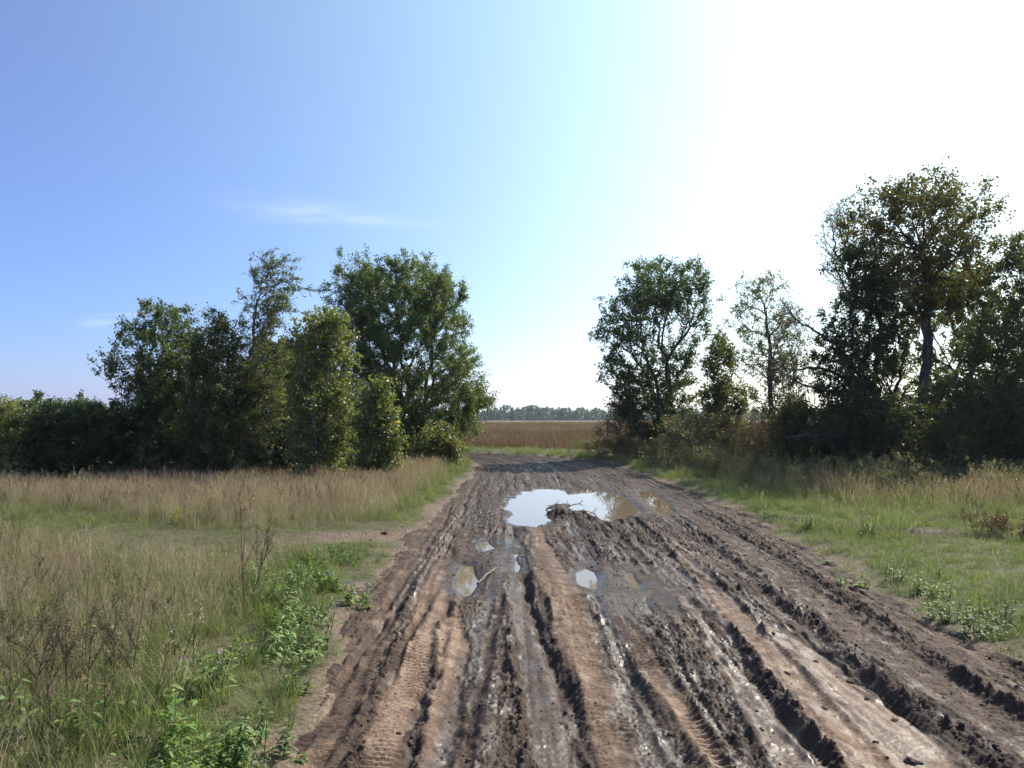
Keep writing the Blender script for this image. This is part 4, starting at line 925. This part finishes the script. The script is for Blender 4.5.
# ------------------------------------------------------------------ sticks, fallen wood, bare limbs
def tube(pts, r0, r1, sides=7, jit=.0, sub=5):
    P = np.array(pts, float); t = np.linspace(0, len(P) - 1, (len(P) - 1) * sub + 1); Q = np.stack([np.interp(t, range(len(P)), P[:, i]) for i in range(3)], 1)
    for _ in range(3): Q[1:-1] = .5 * Q[1:-1] + .25 * (Q[:-2] + Q[2:])
    Q[1:-1] += rng.normal(size=Q[1:-1].shape) * jit; R = np.linspace(r0, r1, len(Q)); return frustums(Q[:-1], Q[1:], R[:-1], R[1:], sides)
def join(parts):
    Vs, Fs, o = [], [], 0
    for V, Fq in parts: Vs.append(V); Fs.append(Fq + o); o += len(V)
    return np.vstack(Vs), np.vstack(Fs)
def stick(name, label, cat, pts, r0, r1, side=(), mat=None, group=None):
    parts = [tube(pts, r0, r1, jit=r0 * .25)] + [tube(q, a, b, 5, jit=a * .2) for q, a, b in side]
    V, Fq = join(parts); B = np.array(pts[0], float); o = link(name, mesh_np(name, V - B, Fq, mat or M_DEAD, smooth=True), loc=B); tag(o, label, cat, group); return o
def onmud(px, py, dz=.01):
    x, y = w2(px, py); return (x, y, mudz(x, y) + dz)
a, b = onmud(478, 577, .012), onmud(497, 567, .03)
stick('stick', 'pale peeled stick lying in the mud beside the small brown puddle', 'stick', [a, tuple((np.array(a) + b) / 2 + [0, 0, .02]), b], .013, .009)
a = onmud(640, 640, .012); b = onmud(655, 660, .01)
c0 = np.array(onmud(572, 508, .03))
stick('driftwood', 'small bare branching root standing out of the water behind the mud island', 'driftwood', [c0 + [-.15, .5, -.08], c0 + [.0, .55, .0], c0 + [.18, .6, .03], c0 + [.24, .55, .09]], .014, .005,
      [([c0 + [.0, .55, .0], c0 + [-.07, .5, .06], c0 + [-.04, .5, .09]], .008, .003), ([c0 + [.16, .6, .03], c0 + [.27, .6, -.02]], .008, .004)])
for i, (q0, q1, lab) in enumerate((((546, 506), (566, 510), 'dark rotten stick on the left tip of the mud island in the large puddle'), ((583, 514), (602, 524), 'thin straw-coloured twig across the front of the mud island'), ((560, 505), (552, 500), 'short broken twig pointing out over the large puddle'), ((590, 512), (598, 519), 'thin twig at the right end of the mud island'))):
    a, b = onmud(*q0, .03), onmud(*q1, .02); m_ = (np.array(a) + b) / 2 + [0, 0, .05]
    stick('twig', lab, 'twig', [a, m_, b], .014 if i == 0 else .007, .004, [([m_, m_ + [.06, .02, .08]], .005, .002)], group='twigs on the mud island')
def at(px, py, Y): return np.array([(px - 512) * Y / F, Y, CH + (HY - py) * Y / F])
stick('fallen_trunk', 'dark fallen trunk arching over the weeds in front of the right-hand wood', 'fallen trunk', [at(905, 470, 21), at(875, 447, 21.2), at(845, 437, 21.3), at(815, 434, 21.5), at(786, 439, 21.8)], .10, .035,
      [([at(845, 437, 21.3), at(835, 445, 21), at(826, 462, 20.8)], .03, .012), ([at(815, 434, 21.5), at(800, 425, 21.5), at(790, 418, 21.3)], .03, .01)], M_BARK)
alder = [o for o in bpy.data.objects if o.name.startswith('dark_alder')][0]; AL = np.array(alder.location)
for pts in ([at(868, 400, 23), at(838, 372, 22.8), at(812, 366, 22.6), at(790, 372, 22.4), at(768, 352, 22.2)], [at(862, 378, 23), at(838, 345, 22.8), at(815, 330, 22.6), at(796, 318, 22.5), at(782, 300, 22.3)], [at(866, 420, 23), at(835, 392, 22.7), at(800, 385, 22.5), at(775, 366, 22.2)]):
    parts = [tube(pts, .055, .012, 6, .02)]; P_ = np.array(pts)
    for _ in range(26):
        i = rng.integers(1, len(P_) - 1); q = P_[i] + (P_[i + 1] - P_[i]) * rng.random(); e = q + rng.normal(size=3) * [.45, .3, .35] + [-.15, 0, .1]; parts.append(tube([q, (q + e) / 2 + rng.normal(size=3) * .04, e], .012, .004, 3, 0, 2))
    V, Fq = join(parts); link('bare_limb', mesh_np('bare_limb', V - AL, Fq, M_BARK, smooth=True), alder)
stick('stump', 'broken grey stump standing beside the sparse-leaved tree', 'stump', [at(776, 462, 25), at(776, 440, 25), at(777, 421, 25)], .07, .05, [([at(777, 432, 25), at(781, 424, 25)], .02, .01)], M_BARK)

# ------------------------------------------------------------------ single plants that stand out
def plant(name, label, cat, px, py, spec, group=None, mat=None, zoff=0, parts='stem', top=None, H=1., rot=0.):
    x, y = w2(px, py); z = hz(x, y); V, Fc, C = spec
    o = link(name, mesh_np(name, V * H, Fc, mat or M_WEED, cols=C), loc=(x, y, z)); o.rotation_euler = (0, 0, rot); tag(o, label, cat, group); return o
DK = [(.075, .062, .040), (.10, .085, .055), (.06, .06, .035)]
st_sp = [leafy(1, 1.0, .0, 16, .05, .007, DK + [(.10, .12, .05)], (.10, .08, .05), 800 + i, top=(46, .012, .25, .012), topcol=(.095, .07, .048), branch=5) for i in range(6)]
spots = [(80, 742, 1.0), (92, 735, .95), (62, 760, .9), (30, 742, .9), (18, 752, .85), (104, 715, .85), (118, 722, .95), (130, 728, .8), (50, 722, .8), (143, 705, .8), (74, 705, .85), (110, 755, .75), (40, 700, .7), (155, 735, .6), (8, 715, .9), (128, 690, .8), (90, 690, .7), (66, 680, .75), (20, 690, .8), (150, 680, .6)]
for i, (px, py, h_) in enumerate(sorted(spots)):
    V, Fc, C = st_sp[i % 6]; lab = '%s seeding weed stalk at lower left, %s' % ('tall dark' if h_ > .8 else 'shorter dark', 'closest to the left edge' if i == 0 else ORD[i] + ' from the left edge')
    plant('dry_weed', lab, 'weed', px, py, (V, Fc, C), 'dark weed stalks in the lower left meadow', H=h_, rot=i * 1.3)
lean_ = leafy(3, .95, .08, 10, .04, .006, DK, (.11, .075, .05), 820, top=(8, .016, .3, .008), topcol=(.10, .075, .05), branch=6)
plant('dry_weed', 'thin reddish brown branching stalk standing alone between the meadow and the side track', 'weed', 247, 615, lean_, H=1.0)
plant('dry_weed', 'slender forked dead stalk right beside the red-brown one, leaning to the road', 'weed', 262, 588, leafy(2, .8, .05, 6, .04, .006, DK, (.11, .08, .055), 821, top=(8, .016, .3, .008), topcol=(.10, .075, .05), branch=4), H=1.0, rot=2)
def thistle(seed):
    r = np.random.default_rng(seed); V, (f4, f3), C = leafy(1, .55, 0, 9, .07, .009, OLV, (.12, .13, .06), seed, branch=3, top=(9, .015, .95, .009), topcol=(.46, .42, .35)); return V, [f4, f3], C
for i, (px, py, lab, h_) in enumerate(((178, 690, 'dry thistle with fluffy white heads, the left one of the group in the meadow', 1.0), (188, 700, 'dry thistle with fluffy white heads, the tallest in the meadow by the green weeds', 1.15), (197, 695, 'dry thistle with fluffy white heads, nearest the green weeds', .95), (226, 705, 'single dry thistle with one pale head standing among the green weeds', .9))):
    plant('thistle', lab, 'thistle', px, py, thistle(840 + i), 'dry thistles in the meadow', H=h_, rot=i)
for i, (px, py, lab) in enumerate(((362, 602, 'weed with small blue flowers in the leafy clump nearest the road'), (334, 590, 'weed with small blue flowers at the middle of the green verge'), (205, 700, 'weed with mauve flower heads behind the lower green weeds'))):
    plant('blue_flower', lab, 'flower', px, py, leafy(6, .26, .12, 26, .09, .014, BRI, (.1, .14, .05), 860 + i, top=(2, .028, .9, .01), topcol=(.16, .16, .50) if i < 2 else (.30, .18, .36), branch=1, upright=.9), 'flowering weeds on the left verge')
plant('yellow_weed', 'bright yellow weed in the tall grass in front of the thicket', 'weed', 187, 527, leafy(6, .32, .16, 14, .04, .010, [(.50, .42, .08), (.42, .38, .10)], (.2, .2, .08), 870, top=(8, .028, .6, .02), topcol=(.45, .37, .08), branch=2))
for i, (px, py, lab, h_) in enumerate(((985, 535, 'rust-brown dead bushy weed in the grass near the right edge', .42), (1012, 542, 'rust-brown dead bushy weed at the very right edge, lower than its neighbour', .36))):
    plant('dead_weed', lab, 'weed', px, py, leafy(16, h_, .28, 16, .05, .007, [(.13, .085, .05), (.17, .12, .075), (.10, .07, .045)], (.14, .09, .06), 880 + i, top=(14, .025, .3, .02), topcol=(.13, .085, .055), branch=4), 'rust-brown weeds in the right meadow')
for i, (px, py, lab, h_) in enumerate(((262, 752, 'lush leafy weed on the bare soil at the bottom left of the road', .22), (232, 762, 'leafy weed at the bottom edge left of the lush one', .20), (300, 690, 'low leafy weed sprawling on bare soil beside the left wheel track', .14), (945, 618, 'broad leafy weed at the right verge among short grass', .22), (978, 634, 'bright leafy weed nearest the road at the right edge', .2), (930, 596, 'leafy weed behind the broad one on the right verge', .2), (850, 584, 'small leafy weed where the right verge meets the mud', .14), (100, 748, 'large-leaved dock plant under the dark stalks', .35), (38, 745, 'large-leaved dock plant in the lower left corner', .35), (180, 752, 'pale large-leaved plant at the bottom of the left meadow', .3))):
    big = 'large' in lab
    plant('leafy_weed', lab, 'weed', px, py, leafy(12 if not big else 6, h_, .15 if px != 300 else .07, 22 if not big else 9, .065 if not big else .10, .0105 if not big else .02, BRI + [(.13, .22, .055)], (.12, .16, .05), 900 + i, upright=.8), 'leafy weeds along the verges', rot=i)

# ------------------------------------------------------------------ air
def haze():
    x0, x1, y0, y1, z0, z1 = -1300, 1300, -60, 1300, -4.5, 16
    V = np.array([[x, y, z] for z in (z0, z1) for y in (y0, y1) for x in (x0, x1)], float)
    Fc = np.array([[0, 2, 3, 1], [4, 5, 7, 6], [0, 1, 5, 4], [2, 6, 7, 3], [0, 4, 6, 2], [1, 3, 7, 5]])
    m = bpy.data.materials.new('haze'); m.use_nodes = True; nt = m.node_tree; nt.nodes.clear()
    o_ = nt.nodes.new('ShaderNodeOutputMaterial'); v = nt.nodes.new('ShaderNodeVolumePrincipled'); v.inputs['Color'].default_value = (.72, .87, 1, 1); v.inputs['Density'].default_value = HAZE; v.inputs['Anisotropy'].default_value = .3
    nt.links.new(v.outputs[0], o_.inputs['Volume'])
    ob = link('haze', mesh_np('haze', V, Fc, m)); tag(ob, 'thin summer haze over the fields', 'haze', kind='stuff'); ob.display_type = 'WIRE'
HAZE = .00022
haze()
